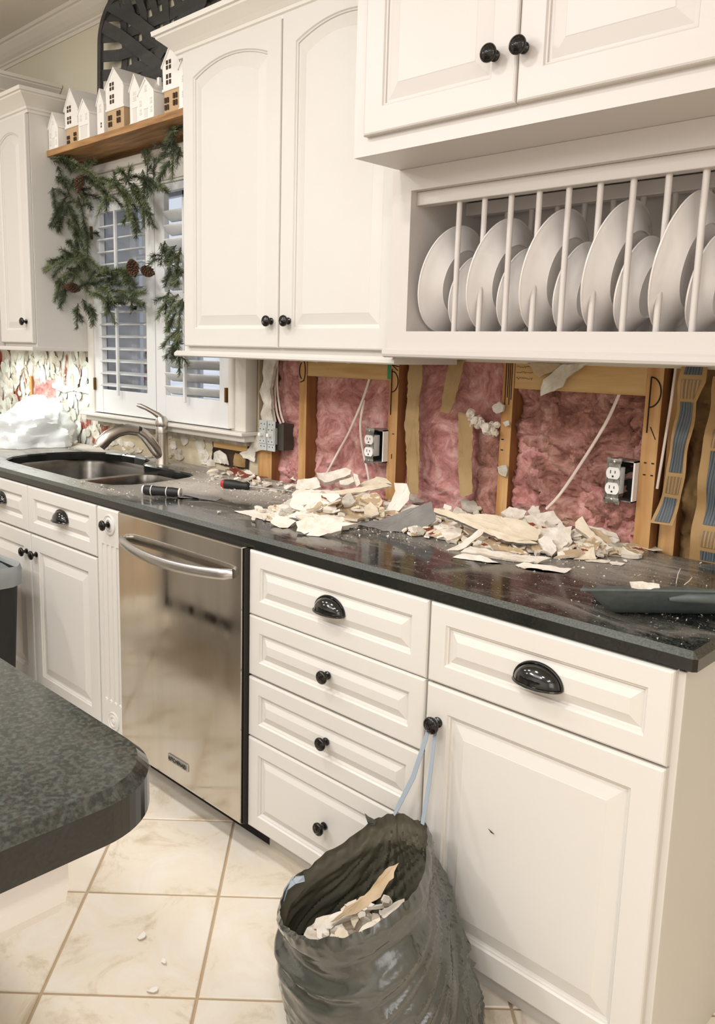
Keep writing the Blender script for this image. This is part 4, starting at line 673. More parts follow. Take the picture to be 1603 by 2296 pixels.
# shutters
def shutter(x0, x1, tilt, hinge_x):
    p = empty('shutter', ((x0+x1)/2,.62,1.095)); attach(p, win)
    st_ = .062 if x1-x0 < .6 else .07; Y0, Y1 = .606, .632; zb, zt = 1.095, 2.03
    f = MB()
    f.bbox(x0,x0+.066,Y0,Y1,zb,zt,.002,'shutter_white'); f.bbox(x1-.064,x1,Y0,Y1,zb,zt,.002,'shutter_white')
    f.bbox(x0+.06,x1-.06,Y0+.002,Y1,zb,1.200,.002,'shutter_white'); f.bbox(x0+.06,x1-.06,Y0+.002,Y1,1.965 if x0 < -1.9 else 2.0,zt,.002,'shutter_white'); f.bbox(x0+.06,x1-.06,Y0+.002,Y1,1.565,1.615,.002,'shutter_white')
    attach_o = f.build('shutter_frame', None, p)
    a, b_ = x0+.068, x1-.066; L0 = None
    def louver(z, tl):
        nonlocal L0
        if L0 is None:
            hw, ht = .030, .0055; pr = [(hw*math.cos(t), ht*math.sin(t)) for t in [2*PI*i/14 for i in range(14)]]
            mb = MB(); mb.prism([(q*1, r_) for q, r_ in pr], 'x', -(b_-a)/2, (b_-a)/2, 'shutter_white', True)
            me_ = bpy.data.meshes.new('louver'); me_.from_pydata([Vector(v) for v in mb.v], [], mb.f); me_.materials.append(M['shutter_white']); 
            for pl in me_.polygons: pl.use_smooth = len(pl.vertices) == 4
            L0 = me_
        o = bpy.data.objects.new('louver', L0); C.objects.link(o); o.parent = p; o.matrix_parent_inverse = Matrix.Translation((-(x0+x1)/2,-.62,-1.095))
        o.location = ((a+b_)/2, .622, z); o.rotation_euler = (tl,0,0)
    z = 1.222
    while z < 1.555: louver(z, tilt[0]); z += .0535
    z = 1.64
    while z < 1.95: louver(z, tilt[1]); z += .0535
    for (za, zb_) in ((1.20,1.555),(1.625,1.96)):
        xr = x0+(x1-x0)*.5-(.012)
        MB().bbox(xr-.006,xr+.006,.578,.590,za-.02,zb_,.002,'shutter_white').build('tilt_rod', None, p)
    for z in (1.195,1.86): MB().bbox(hinge_x-.0055,hinge_x+.0055,.596,.607,z,z+.055,.001,'brass').build('hinge', None, p)
# louver tilts: near-open on one leaf, half-closed on the other
shutter(-2.205,-1.715,(R(8),R(8)),-2.20)
shutter(-1.710,-1.222,(R(-38),R(-38)),-1.238)
# neighbour's pale wall seen in the dusk outside
nb = MB(); nb.box(-4.5,1.5,3.2,3.3,-.5,4.0,'siding'); o = nb.build('neighbour_wall', 'siding', None, 'blue-grey wall of the house next door outside the window', 'wall'); o['kind'] = 'structure'; o.name = 'wall_outside'
# ================================================================ WALL CABINETS
PX = 'paint'
# --- middle cabinet, two arched doors
t = empty('wall_cabinet', (-.69,.358,1.37), 'tall white wall cabinet with two arched raised-panel doors, right of the window', 'cabinet')
b = MB(); b.box(-1.190,-.205,.378,.650,1.383,2.345,PX); b.build('cabinet_body', None, t)
b = MB(); b.prism([(.345,1.366),(.340,1.370),(.340,1.378),(.350,1.386),(.62,1.386),(.62,1.366)],'x',-1.200,-.20,PX); b.build('bottom_trim', None, t)
b = MB(); crown(b, [(-1.190,.650,-1,0),(-1.190,.365,-1,-1),(-.17,.365,0,-1)], [(a,2.335+c_) for a,c_ in CP], 'trim'); b.build('crown', None, t)
for (x0,x1,kx) in ((-1.167,-.683,-.711),(-.678,-.212,-.632)):
    d = MB(); front(d, x0, x1, 1.402, 2.350, .358, .02, .058, .036, .030, .030, .012, PX); do = d.build('door', None, t); knob(kx, .358, 1.483, do)
# --- left cabinet
t = empty('wall_cabinet', (-2.42,.335,1.37), 'narrow white wall cabinet left of the window with a single arched door', 'cabinet')
b = MB(); b.box(-2.575,-2.256,.358,.650,1.383,2.36,PX); b.build('cabinet_body', None, t)
b = MB(); b.bbox(-2.60,-2.250,.330,.650,1.366,1.384,.004,PX); b.build('bottom_trim', None, t)
b = MB(); crown(b, [(-2.60,.352,0,-1),(-2.256,.352,1,-1),(-2.256,.650,1,0)], [(a,2.352+c_) for a,c_ in CP], 'trim'); b.build('crown', None, t)
d = MB(); front(d, -2.90, -2.262, 1.400, 2.348, .336, .02, .058, .03, .030, .030, .012, PX)
d = MB(); front(d, -2.572, -2.262, 1.400, 2.348, .336, .02, .055, .03, .030, .025, .010, PX); do = d.build('door', None, t); knob(-2.306, .336, 1.492, do)
# --- taller cabinet beyond it
t = empty('wall_cabinet', (-3.0,.3,1.37), 'taller white wall cabinet at the far left, only its crown showing over the narrow one', 'cabinet')
b = MB(); b.box(-3.45,-2.582,.30,.650,1.383,2.50,PX); b.build('cabinet_body', None, t)
b = MB(); crown(b, [(-3.45,.30,0,-1),(-2.582,.30,1,-1),(-2.582,.650,1,0)], [(a,2.492+c_) for a,c_ in CP], 'trim'); b.build('crown', None, t)
d = MB(); front(d, -3.44, -3.02, 1.40, 2.488, .28, .02, .055, .03,.03,.025,.01,PX); do = d.build('door', None, t); knob(-3.06,.28,1.49,do)
d = MB(); front(d, -3.01, -2.59, 1.40, 2.488, .28, .02, .055, .03,.03,.025,.01,PX); do = d.build('door', None, t); knob(-2.97,.28,1.49,do)
# --- plate rack cabinet
t = empty('plate_rack_cabinet', (.3,.31,1.37), 'white wall cabinet with an open plate rack of round dowels', 'cabinet')
PR = 'paint_rack'; X1 = 1.25; XL = -.2; OX = -.139; ZB = 1.452; ZT = 1.795
b = MB(); b.box(XL,OX,.311,.650,1.388,1.848,PR); b.box(X1-.05,X1,.311,.650,1.388,1.848,PR)
b.box(OX,X1-.05,.311,.335,1.388,ZB,PR); b.box(OX,X1-.05,.311,.335,ZT,1.848,PR)
b.box(OX,X1-.05,.335,.650,1.395,1.446,PR); b.box(OX,X1-.05,.335,.650,1.80,1.848,PR); b.box(OX,X1-.05,.640,.650,1.44,1.80,PR)
b.build('cabinet_body', None, t)
b = MB(); b.prism([(.306,1.388),(.303,1.394),(.303,1.404),(.312,1.410),(.60,1.410),(.60,1.385),(.315,1.385)],'x',XL-.012,X1,PR); b.build('bottom_trim', None, t)
for (y, z0, z1) in ((.338,1.762,1.7949),(.545,1.762,1.7949)):
    MB().bbox(OX,X1-.05,y-.004,y+.030,z0,z1,.002,PR).build('dowel_rail', None, t)
dm = None
for y in (.352,.560):
    for k in range(17):
        x = -.020+k*.0727
        if x > X1-.06: break
        if dm is None:
            mb = MB(); mb.lathe([(.0068,1.444),(.0068,1.764)],(0,0,0),'z',14,PR); o = mb.build('dowel', None, t); dm = o; bi = o.matrix_parent_inverse.copy(); o.location = (x,y,0)
        else: o = dm.copy(); C.objects.link(o); o.location = (x,y,0)
# --- deep cabinet over the rack
t = empty('wall_cabinet', (.4,.142,1.848), 'deep white cabinet jutting out above the plate rack, two square-panel doors', 'cabinet')
b = MB(); b.box(-.179,1.25,.142,.650,1.8485,2.62,PR); b.build('cabinet_body', None, t)
for (x0,x1,kx) in ((-.136,.2665,.2165),(.2695,.672,.283)):
    d = MB(); front(d, x0, x1, 1.888, 2.58, .124, .0185, .056, 0, 0, .03, .012, PR); do = d.build('door', None, t); knob(kx, .124, 1.985, do, 1.08)
# ================================================================ PLATES
def plate_prof(r):
    # rim at 0, the back swells to a foot ring on the +X side
    back = [(r*.985,-.0016),(r,.0),(r*.99,.0022),(r*.965,.0030),(r*.955,.0040),(r*.86,.0095),(r*.74,.020),(r*.66,.029),(r*.615,.0335),(r*.60,.0355),(r*.585,.0350),(r*.57,.0300),(r*.50,.0290),(.0005,.0290)]
    face = [(.0005,.0245),(r*.52,.0245),(r*.62,.021),(r*.72,.0125),(r*.84,.0045),(r*.95,-.0005)]
    return face+back
def make_plate(r):
    mb = MB(); mb.lathe(plate_prof(r), (0,0,0), 'x', 56, 'porcelain', cap=True); return mb.build('plate', None, None, origin=(0,0,0))
bigs = [(-.130,.445,.138),(.014,.45,.141),(.160,.452,.145),(.313,.452,.147),(.462,.452,.149),(.640,.452,.15)]
smalls = [(-.068,.462,.100),(.076,.462,.104),(.226,.462,.106),(.372,.462,.107),(.525,.462,.107)]
bigl = ['large white dinner plate at the left end of the rack, against the inner side','large white dinner plate, second from the left end of the rack','large white dinner plate, third from the left end of the rack','large white dinner plate with a small dark stamp on its underside','large white dinner plate cut by the right edge of the view','large white dinner plate']
smal = ['small white plate, first small one from the left end of the rack','small white plate, second small one from the left end of the rack','small white plate, third small one from the left end of the rack','small white plate, fourth small one, after the plate with the dark stamp','small white plate at the right edge of the view, only its rim showing']
for grp, lst, labs, ln in (('large plates in the plate rack',bigs[:5],bigl,R(13)),('small plates in the plate rack',smalls,smal,R(13))):
    base = None
    for (x,y,r_), lab in zip(lst, labs):
        o = make_plate(r_)
        # stands on its rim on the rack floor, leaning to its right
        o.rotation_euler = (0, -(-ln), 0); cz = 1.4475+r_*math.cos(ln)+.0*r_
        o.location = (x+r_*math.sin(ln)*1.0, y, cz+.0045)
        tag(o, lab, 'plate', grp)
        if r_ == .147:
            mk = MB()
            for k in range(3): mk.bbox(.0290,.0293,-.012+k*.007,-.0075+k*.007,.005,.019,.0001,'marker')
            mk.add([(0,0,0)],[],'marker'); mo = mk.build('stamp', None, o, kind='stuff'); mo.matrix_parent_inverse = Matrix.Identity(4)
# ================================================================ BASE CABINETS
YB = 0.0
def bcab(name, x0, x1, label, toe=True, hollow=False):
    t = empty(name, ((x0+x1)/2, YB, 0), label, 'cabinet')
    b = MB()
    if hollow:
        b.box(x0,x0+.012,.020,.640,.10,.878,PX); b.box(x1-.012,x1,.020,.640,.10,.878,PX); b.box(x0+.012,x1-.012,.020,.034,.10,.878,PX); b.box(x0+.012,x1-.012,.628,.640,.10,.878,PX); b.box(x0+.012,x1-.012,.034,.628,.10,.118,PX)
    else: b.box(x0,x1,.020,.640,.10,.878,PX)
    b.build('cabinet_body', None, t)
    b = MB(); b.box(x0,x1,.085,.12,.0,.10,PX); b.build('toe_kick', None, t)
    return t
def dfront(t, x0, x1, z0, z1, kx=None, kz=None, pull='knob', st=.042, slope=.018, gr=.010, name='drawer', s=1.0):
    d = MB(); front(d, x0, x1, z0, z1, YB, .02, st, 0, 0, slope, gr, PX); o = d.build(name, None, t)
    if pull == 'knob': knob(kx, YB, kz, o, s)
    elif pull == 'cup': cup(kx, YB+.002, kz, o, s)
    return o
# sink base
t = bcab('sink_base_cabinet', -2.215, -1.158, 'white base cabinet under the sink with two doors below two false drawers', hollow=True)
dfront(t,-2.138,-1.656,.709,.883,-1.882,.793,'cup'); dfront(t,-1.652,-1.164,.709,.883,-1.398,.793,'cup')
dfront(t,-2.138,-1.642,.108,.703,-1.672,.632,st=.056,slope=.03,gr=.012,name='door'); dfront(t,-1.636,-1.164,.108,.703,-1.594,.634,st=.056,slope=.03,gr=.012,name='door')
# next base to the left
t = bcab('base_cabinet', -3.4, -2.220, 'white base cabinet at the far left end of the sink counter')
dfront(t,-2.75,-2.225,.709,.883,-2.45,.793,'cup'); dfront(t,-2.75,-2.225,.108,.703,-2.26,.632,st=.056,name='door'); dfront(t,-3.39,-2.76,.709,.883,-3.07,.793,'cup'); dfront(t,-3.39,-2.76,.108,.703,-2.8,.632,st=.056,name='door')
# fluted pilaster
t = empty('pilaster_cabinet', (-1.075,0,0), 'narrow white fluted pilaster pull-out with one round knob, left of the dishwasher', 'cabinet')
b = MB(); b.box(-1.156,-.996,.022,.640,.0,.878,PX); b.build('cabinet_body', None, t)
x0, x1, z0, z1 = -1.155, -.998, .108, .883; nx, nz = 150, 130; V = []; F = []
zf0, zf1 = .225, .765
for j in range(nz+1):
    for i in range(nx+1):
        x = x0+(x1-x0)*i/nx; z = z0+(z1-z0)*j/nz; y = 0.0; u = (x-x0)/(x1-x0)
        for c_ in (.225,.408,.592,.775):
            dx = abs(u-c_)*(x1-x0); dz = max(0, zf0+.01-z, z-(zf1-.01)); d = math.hypot(dx, dz)
            if d < .0085: y = max(y, .008*math.sqrt(1-(d/.0085)**2))
        ed = min(x-x0,x1-x,z-z0,z1-z)
        if ed < .003: y = .003
        V.append((x,y,z))
for j in range(nz):
    for i in range(nx): q = j*(nx+1)+i; F.append((q,q+1,q+nx+2,q+nx+1))
b = MB().add(V,F,PX); b.box(x0,x1,.004,.022,z0,z1,PX); po = b.build('fluted_front', None, t)
for z in (.832,.160):
    b = MB(); b.lathe([(.034,0),(.034,.004),(.031,.006),(.028,.004),(.024,.0035),(.020,.006),(.016,.006),(.013,.003),(.010,.003),(.007,.006),(.0005,.007)],(-1.0765,.001,z),'-y',28,PX); b.build('rosette', None, po)
knob(-1.0765,-.004,.833,po,1.0)
# dishwasher
t = empty('dishwasher', (-.69,0,0), 'stainless steel dishwasher with a bowed bar handle, smudged and reflecting the floor', 'dishwasher')
b = MB(); b.box(-.990,-.386,.015,.60,.10,.875,'dw_side'); b.build('tub_housing', None, t)
b = MB(); xa, xb, ya = -.9905,-.3900,-.0205
prof = [(.012,.104),(-.012,.104),(-.018,.107),(-.0205,.114),(-.0205,.886),(-.0195,.8885),(-.017,.890),(.012,.890)]
b.loft([[(xa,y,z) for y,z in prof],[(xa+.002,y-.0015*0,z) for y,z in prof],[(xb-.002,y,z) for y,z in prof],[(xb,y,z) for y,z in prof]],'dw_steel',smooth=False); do = b.build('door', None, t)
b = MB(); b.box(-.3885,-.384,-.012,.02,.104,.885,'dark_gap'); b.build('side_gasket', None, t)
b = MB(); b.box(-.990,-.386,.085,.11,.0,.10,'dark_gap'); b.build('toe_kick', None, t)
hp = []; hr = []
for i in range(41):
    u = i/40; x = -.955+.53*u; bow = math.sin(PI*u)
    hp.append((x, -.030-.042*bow**.6 if 0<i<40 else -.022, .812-.012*math.sin(PI*u)+.0)); hr.append(.0155 if 0<i<40 else .013)
b = MB(); b.tube(hp, hr, 18, 'handle_steel', flat=.62, upv=(0,0,1)); 
b.build('handle', None, do)
b = MB(); b.bbox(-.728,-.628,-.0245,-.0203,.165,.189,.001,'handle_steel'); b.bbox(-.725,-.631,-.0252,-.0243,.168,.186,.0004,'zinc'); bo = b.build('badge', None, do)
tc_ = bpy.data.curves.new('badge_lettering','FONT'); tc_.body = 'KitchenAid'.upper(); tc_.size = .0155; tc_.extrude = .0004; tc_.align_x = 'CENTER'; tc_.align_y = 'CENTER'
to = bpy.data.objects.new('badge_lettering', tc_); C.objects.link(to); to.location = (-.678,-.0256,.177); to.rotation_euler = (R(90),0,0); tc_.materials.append(M['marker'])
dg = bpy.context.evaluated_depsgraph_get(); tme = bpy.data.meshes.new_from_object(to.evaluated_get(dg)); tm_ = to.matrix_world
tm_ = Matrix.Translation((-.678,-.0256,.177)) @ Matrix.Rotation(R(90),4,'X'); tme.transform(tm_); bpy.data.objects.remove(to)
lo = bpy.data.objects.new('lettering', tme); C.objects.link(lo); attach(lo, do)
if not tme.materials: tme.materials.append(M['marker'])
# drawer stack
t = bcab('drawer_cabinet', -.384, .2085, 'white base cabinet with a stack of four drawers, right of the dishwasher')
dfront(t,-.383,.206,.709,.883,-.085,.787,'cup'); 
for (a,c_,kz) in ((.541,.707,.628),(.367,.535,.457),(.100,.363,.232)): dfront(t,-.383,.206,a,c_,-.085,kz,'knob',st=.042,s=.98)
# door cabinet at the end
t = bcab('base_cabinet', .2085, .729, 'white base cabinet with one drawer over one door at the open end of the counter')
b = MB(); b.box(.7285,.734,.022,.640,.0,.880,PX); b.bbox(.700,.738,.018,.040,.0,.880,.002,PX); b.build('end_panel', None, t)
dfront(t,.2115,.7255,.709,.883,.4735,.783,'cup',s=1.06); do = dfront(t,.2115,.7255,.104,.704,.246,.624,st=.056,slope=.03,gr=.012,name='door',s=1.1)
MB().tube([(.385,-.0012,.440),(.393,-.0016,.436),(.400,-.0012,.4345)],[.0003,.0014,.0003],6,'marker').build('scuff_mark', None, do)
# ================================================================ COUNTERTOP
hole = [(-1.99,.113),(-1.75,.108),(-1.50,.106),(-1.42,.107),(-1.34,.113),(-1.28,.135),(-1.245,.19),(-1.238,.26),(-1.245,.36),(-1.262,.44),(-1.285,.475),(-1.33,.495),(-1.42,.497),(-1.55,.495),(-1.64,.497),(-1.675,.515),(-1.70,.55),(-1.735,.58),(-1.79,.597),(-1.88,.602),(-1.97,.595),(-2.06,.565),(-2.13,.51),(-2.17,.44),(-2.19,.35),(-2.185,.26),(-2.155,.18),(-2.10,.13),(-2.05,.116)]
def offs(poly, d):
    n = len(poly); out = []
    A = sum(poly[i][0]*poly[(i+1)%n][1]-poly[(i+1)%n][0]*poly[i][1] for i in range(n))
    s_ = 1 if A > 0 else -1
    for i in range(n):
        p0, p1, p2 = Vector(poly[i-1]), Vector(poly[i]), Vector(poly[(i+1)%n])
        a = (p1-p0).normalized(); c_ = (p2-p1).normalized(); nn = Vector((a.y+c_.y, -(a.x+c_.x)))
        nn = nn.normalized() if nn.length > 1e-9 else Vector((a.y,-a.x)); k = 1/max(.5, nn.dot(Vector((a.y,-a.x))))
        out.append((p1.x+nn.x*d*s_*k, p1.y+nn.y*d*s_*k))
    return out
def plate_with_holes(mb, outer, holes, z, m):
    bm = bmesh.new(); es = []
    for loop in [outer]+holes:
        vs = [bm.verts.new((p[0],p[1],z)) for p in loop]
        for i in range(len(vs)): es.append(bm.edges.new((vs[i],vs[(i+1)%len(vs)])))
    bmesh.ops.triangle_fill(bm, use_beauty=True, use_dissolve=False, edges=es)
    mb.bm(bm, m)
def slabtop(mb, outer, holes, zt, zb, ch, mt, mc, me_, edges=None):
    plate_with_holes(mb, offs(outer,-ch), [offs(h,.006) for h in holes], zt, mt)
    plate_with_holes(mb, outer, holes, zb, me_)
    L_ = lambda P, z: [(p[0],p[1],z) for p in P]
    mb.loft([L_(offs(outer,-ch),zt), L_(outer,zt-ch)], mc, False, False, smooth=False); mb.loft([L_(outer,zt-ch), L_(outer,zb)], me_, False, False, smooth=False)
    for h in holes: mb.loft([L_(offs(h,.006),zt), L_(h,zt-.006), L_(h,zb)], me_, False, False, smooth=False)
outer = [(-3.42,.662),(-3.42,-.028*0+.002),(.752,.002),(.758,.008),(.758,.662)]
outer = [(-3.42,.002)]+[(-3.42+i*.1,.002) for i in range(1,42)]+[(.752,.002),(.7585,.0085),(.7585,.662)]+[(.7585-i*.1,.662) for i in range(1,41)]+[(-3.42,.662)]
mb = MB(); slabtop(mb, outer, [hole], .922, .889, .011, 'granite_dusty', 'granite_chamfer_glint', 'granite_edge')
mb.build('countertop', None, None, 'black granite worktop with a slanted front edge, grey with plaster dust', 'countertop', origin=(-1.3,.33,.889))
# sink
t = empty('sink', (-1.7,.33,.68), 'undermount stainless steel double-bowl sink, big bowl left, smaller bowl right', 'sink')
def rr_(x0,x1,y0,y1,r,n=8):
    P = []
    for cx,cy,a0 in ((x1-r,y1-r,0),(x0+r,y1-r,90),(x0+r,y0+r,180),(x1-r,y0+r,270)):
        for i in range(n+1): a = R(a0+90*i/n); P.append((cx+r*math.cos(a),cy+r*math.sin(a)))
    return P
b1 = rr_(-2.180,-1.635,.112,.600,.11); b2 = rr_(-1.595,-1.240,.112,.497,.075)
mb = MB(); plate_with_holes(mb, [(-2.20,.06),(-1.19,.06),(-1.19,.615),(-2.20,.615)], [b1,b2], .8885, 'sink_steel'); mb.build('flange', None, t)
for P, dp in ((b1,.20),(b2,.165)):
    cx = sum(p[0] for p in P)/len(P); cy = sum(p[1] for p in P)/len(P); rings = []
    for (k, z) in ((1,.8885),(.995,.884),(.975,.86),(.955,.889-dp+.035),(.93,.889-dp+.012),(.86,.889-dp+.003),(.5,.889-dp),(.12,.889-dp-.003)): rings.append([(cx+(p[0]-cx)*k, cy+(p[1]-cy)*k, z) for p in P])
    mb = MB(); mb.loft(rings, 'sink_steel', False, True); bo = mb.build('bowl', None, t)
    mb = MB(); mb.lathe([(.045,.889-dp+.001),(.043,.889-dp+.004),(.035,.889-dp+.003),(.030,.889-dp-.002),(.0005,.889-dp-.002)],(cx,cy,0),'z',24,'faucet_nickel'); mb.build('drain', None, bo)
# faucet
fx, fy = -1.606, .560
t = empty('faucet', (fx,fy,.921), 'brushed nickel single-lever pull-out faucet standing behind the sink', 'faucet')
mb = MB(); mb.lathe([(.029,.921),(.029,.925),(.026,.932),(.0255,.99),(.0245,1.045),(.0245,1.047),(.0235,1.048),(.0235,1.050),(.0245,1.051),(.0245,1.074),(.0235,1.076),(.0255,1.080),(.0262,1.092),(.023,1.108),(.016,1.118),(.0005,1.121)],(fx,fy,0),'z',28,'faucet_nickel'); mb.build('body', None, t)
lv = MB(); lv.tube([(fx,fy,1.108),(fx-.006,fy-.012,1.122),(fx-.016,fy-.030,1.135),(fx-.030,fy-.052,1.150),(fx-.044,fy-.072,1.160),(fx-.052,fy-.083,1.163)],[.014,.012,.009,.0085,.009,.005],12,'faucet_nickel',flat=.6); lv.build('lever', None, t)
sp_ = [(fx,fy-.005,.955),(fx-.002,fy-.030,.985),(fx-.006,fy-.052,1.018),(fx-.012,fy-.075,1.046),(fx-.02,fy-.10,1.062),(fx-.03,fy-.14,1.070),(fx-.04,fy-.18,1.063),(fx-.05,fy-.215,1.045),(fx-.058,fy-.240,1.020),(fx-.062,fy-.250,1.006)]
mb = MB(); mb.tube(sp_[:5],[.022,.0235,.0235,.022,.0205],16,'faucet_nickel'); so = mb.build('spout_arm', None, t)
mb = MB(); mb.tube(sp_[4:],[.0205,.022,.0235,.0255,.0265,.0235],18,'faucet_nickel'); ho = mb.build('spray_head', None, t)
MB().tube([(fx-.0175,fy-.092,1.058),(fx-.021,fy-.104,1.064)],[.0205,.0205],18,'rubber').build('seal_ring', None, ho)
MB().tube([(fx-.034,fy-.158,1.088),(fx-.042,fy-.185,1.083),(fx-.046,fy-.198,1.075)],[.004,.007,.004],10,'dw_side').build('spray_button', None, ho)
# ================================================================ ELECTRICAL
def outlet(cx, cz, y, label, tilt=0):
    t = empty('electrical_outlet', (cx,y,cz), label, 'outlet', 'duplex outlets hanging bare from the studs')
    b = MB(); w_, h_ = .030, .052
    bx = MB()
    for (a,c_,d,e) in ((-.034,-.031,-h_,h_),(.036,.040,-h_,h_),(-.034,.040,h_-.003,h_),(-.034,.040,-h_,-h_+.003)): bx.box(cx+a,cx+c_,y,y+.055,cz+d,cz+e,'zinc' if a < 0 else 'outlet_white')
    bx.box(cx-.034,cx+.040,y+.05,y+.055,cz-h_,cz+h_,'dark_gap'); bx.build('box', None, t)
    yk = MB(); yk.box(cx-.024,cx+.008,y-.012,y-.010,cz-.053,cz+.053,'zinc'); 
    for s_ in (-1,1):
        yk.bbox(cx-.026,cx+.010,y-.013,y-.009,cz+s_*.050-.006,cz+s_*.050+.006,.001,'zinc'); yk.lathe([(.004,0),(.0035,.002),(.0005,.003)],(cx-.008,y-.013,cz+s_*.048),'-y',12,'handle_steel')
        yk.box(cx-.028,cx-.018,y-.0125,y-.010,cz+s_*.055-.004,cz+s_*.055+.004,'zinc'); yk.box(cx+.002,cx+.012,y-.0125,y-.010,cz+s_*.055-.004,cz+s_*.055+.004,'zinc')
    yk.build('yoke', None, t)
    bd = MB(); bd.bbox(cx-.022,cx+.006,y-.010,y+.022,cz-.034,cz+.034,.002,'outlet_white')
    for s_ in (-1,1):
        P = [(cx-.008+.0185*math.cos(a)*1.0, cz+s_*.0195+max(-.0145,min(.0145,.0185*math.sin(a)))) for a in [2*PI*i/28 for i in range(28)]]
        bd.prism(P,'y',y-.017,y-.009,'outlet_white')
    bd.lathe([(.0028,0),(.002,.0015),(.0005,.0015)],(cx-.008,y-.0145,cz),'-y',10,'zinc')
    rc = bd.build('receptacle', None, t)
    sl_ = MB()
    for s_ in (-1,1):
        z = cz+s_*.0195
        sl_.box(cx-.0155,cx-.0135,y-.0176,y-.016,z-.001,z+.0075,'slot'); sl_.box(cx-.0035,cx-.0015,y-.0176,y-.016,z+.000,z+.0065,'slot')
        sl_.lathe([(.0026,0),(.0026,.0006)],(cx-.008,y-.0170,z-.008),'-y',10,'slot')
    sl_.build('slots', None, rc)
    return t
outlet(-.527,1.098,.642,'white duplex outlet left of the second stud, above the taller heap')
outlet(.300,1.090,.642,'white duplex outlet beside the rightmost wide stud, nearest the printed paper')
t = empty('light_switch', (-1.03,.64,1.085), 'grey double toggle switch hanging out of its wall box beside the window', 'switch')
bx = MB(); bx.box(-1.075,-.968,.650,.70,1.035,1.13,'dw_side'); bx.build('box', None, t)
for k,cx in enumerate((-1.062,-1.016)):
    b = MB(); b.bbox(cx-.021,cx+.021,.632,.636,1.030,1.140,.001,'switch_grey'); b.bbox(cx-.018,cx+.018,.628,.648,1.055,1.115,.002,'switch_grey'); yo = b.build('switch_body', None, t)
    b = MB(); b.bbox(cx-.006,cx+.006,.612,.630,1.083,1.096,.002,'outlet_white'); b.build('toggle', None, yo)
    b = MB()
    for z in (1.045,1.065,1.108,1.127):
        for dx in (-.009,.009): b.lathe([(.0022,0),(.0022,.0006)],(cx+dx,.6276 if 1.055<z<1.115 else .6316,z),'-y',8,'slot')
    b.build('screw_holes', None, yo)
def cable(pts, label, r=.0045):
    P = [Vector(p) for p in pts]; out = []
    for i in range(len(P)-1):
        p0,p1,p2,p3 = P[max(i-1,0)],P[i],P[i+1],P[min(i+2,len(P)-1)]
        for k in range(7):
            q = k/7; out.append(.5*((2*p1)+(p2-p0)*q+(2*p0-5*p1+4*p2-p3)*q*q+(3*p1-p0-3*p2+p3)*q**3))
    out.append(P[-1])
    return MB().tube(out, r, 8, 'cable', flat=.7).build('electrical_cable', 'cable', None, label, 'cable')
cable([(-.578,.672,1.32),(-.60,.662,1.24),(-.655,.660,1.13),(-.70,.658,1.06),(-.77,.656,.95)], 'pale electrical cable slanting down left across the pink insulation between the first two studs')
cable([(-.598,.668,1.24),(-.607,.662,1.16),(-.59,.658,1.08),(-.56,.655,1.0),(-.55,.655,.94)], 'short pale cable hanging down from the slanting one left of the outlet')
cable([(.268,.682,1.315),(.245,.660,1.23),(.185,.655,1.115),(.135,.652,1.03),(.10,.648,.985)], 'pale electrical cable running diagonally to the lower heap between the two right studs')
cable([(-1.043,.685,1.40),(-1.03,.672,1.27),(-1.005,.665,1.18),(-.985,.665,1.135)], 'pale cable coming down to the double switch')
cable([(-1.055,.69,1.40),(-1.045,.675,1.25),(-1.025,.668,1.17),(-1.00,.665,1.13)], 'second pale cable to the double switch, nearer the window')
cable([(.412,.66,1.40),(.408,.655,1.28),(.400,.655,1.16),(.392,.66,1.08)], 'white cable running down between the last stud and the printed paper strip', .0035)
# ================================================================ DRYWALL DEBRIS
ZC = .9225
DG = 'drywall debris on the counter'
for k, (V, n, th, m, lab, curl) in enumerate(HEROES):
    mm = {'greyl':'cream'}.get(m, m); eg = 'grey' if m in ('greyl','grey') else 'edge'
    o = slab('drywall_piece', V, n, th, mm, curl=curl, edge=eg, seed=k*2.7, zmin=ZC+.0005, label=lab, cat='debris', group=DG)
def shard(cx, cy, cz, sz, th, m, n, seed, ar=.6, nm='drywall_chip', **kw):
    n = Vector(n).normalized(); U = n.cross(Vector((math.cos(seed*3.3),math.sin(seed*3.3),.01))).normalized(); W = n.cross(U); q = rnd.randint(6,9); V = []
    for i in range(q):
        a = 2*PI*i/q; r_ = sz*rnd.uniform(.55,1.0); V.append(Vector((cx,cy,cz))+U*math.cos(a)*r_+W*math.sin(a)*r_*ar)
    lo = min(v.z for v in V)-th
    if nm == 'drywall_chip' and lo < ZC: V = [v+Vector((0,0,ZC-lo)) for v in V]
    return slab(nm, V, n, th, m, curl=rnd.uniform(-.004,.006), edge='edge', seed=seed, **kw)
def heap(cx, cy, rx, ry, hgt, cnt, lab, grp, szr, mats_, rot=0.0):
    for i in range(cnt):
        a = rnd.uniform(0,2*PI); q = rnd.random()**.6; dx, dy = q*math.cos(a), q*math.sin(a)
        x = cx+rx*dx*math.cos(rot)-ry*dy*math.sin(rot); y = cy+rx*dx*math.sin(rot)+ry*dy*math.cos(rot)
        if y > .64: y = .64-rnd.random()*.03
        z = ZC+.003+hgt*max(0,(1-q*q))*rnd.uniform(.25,1)
        tl = .12+.5*(z-ZC)/max(hgt,.01); n = (rnd.uniform(-tl,tl)+.1, rnd.uniform(-tl,tl)-.15, 1)
        shard(x,y,z,rnd.uniform(*szr),rnd.uniform(.004,.010),rnd.choice(mats_),n,rnd.random()*50,rnd.uniform(.4,.85),label=lab,cat='debris',group=grp)
mm1 = ['gyp','gyp','smooth','cream','gypd','gyp','tanred','tan']
heap(-.40,.36,.21,.17,.060,95,'broken drywall chip somewhere inside the taller heap','loose chips of the taller heap',(.026,.065),mm1,R(38))
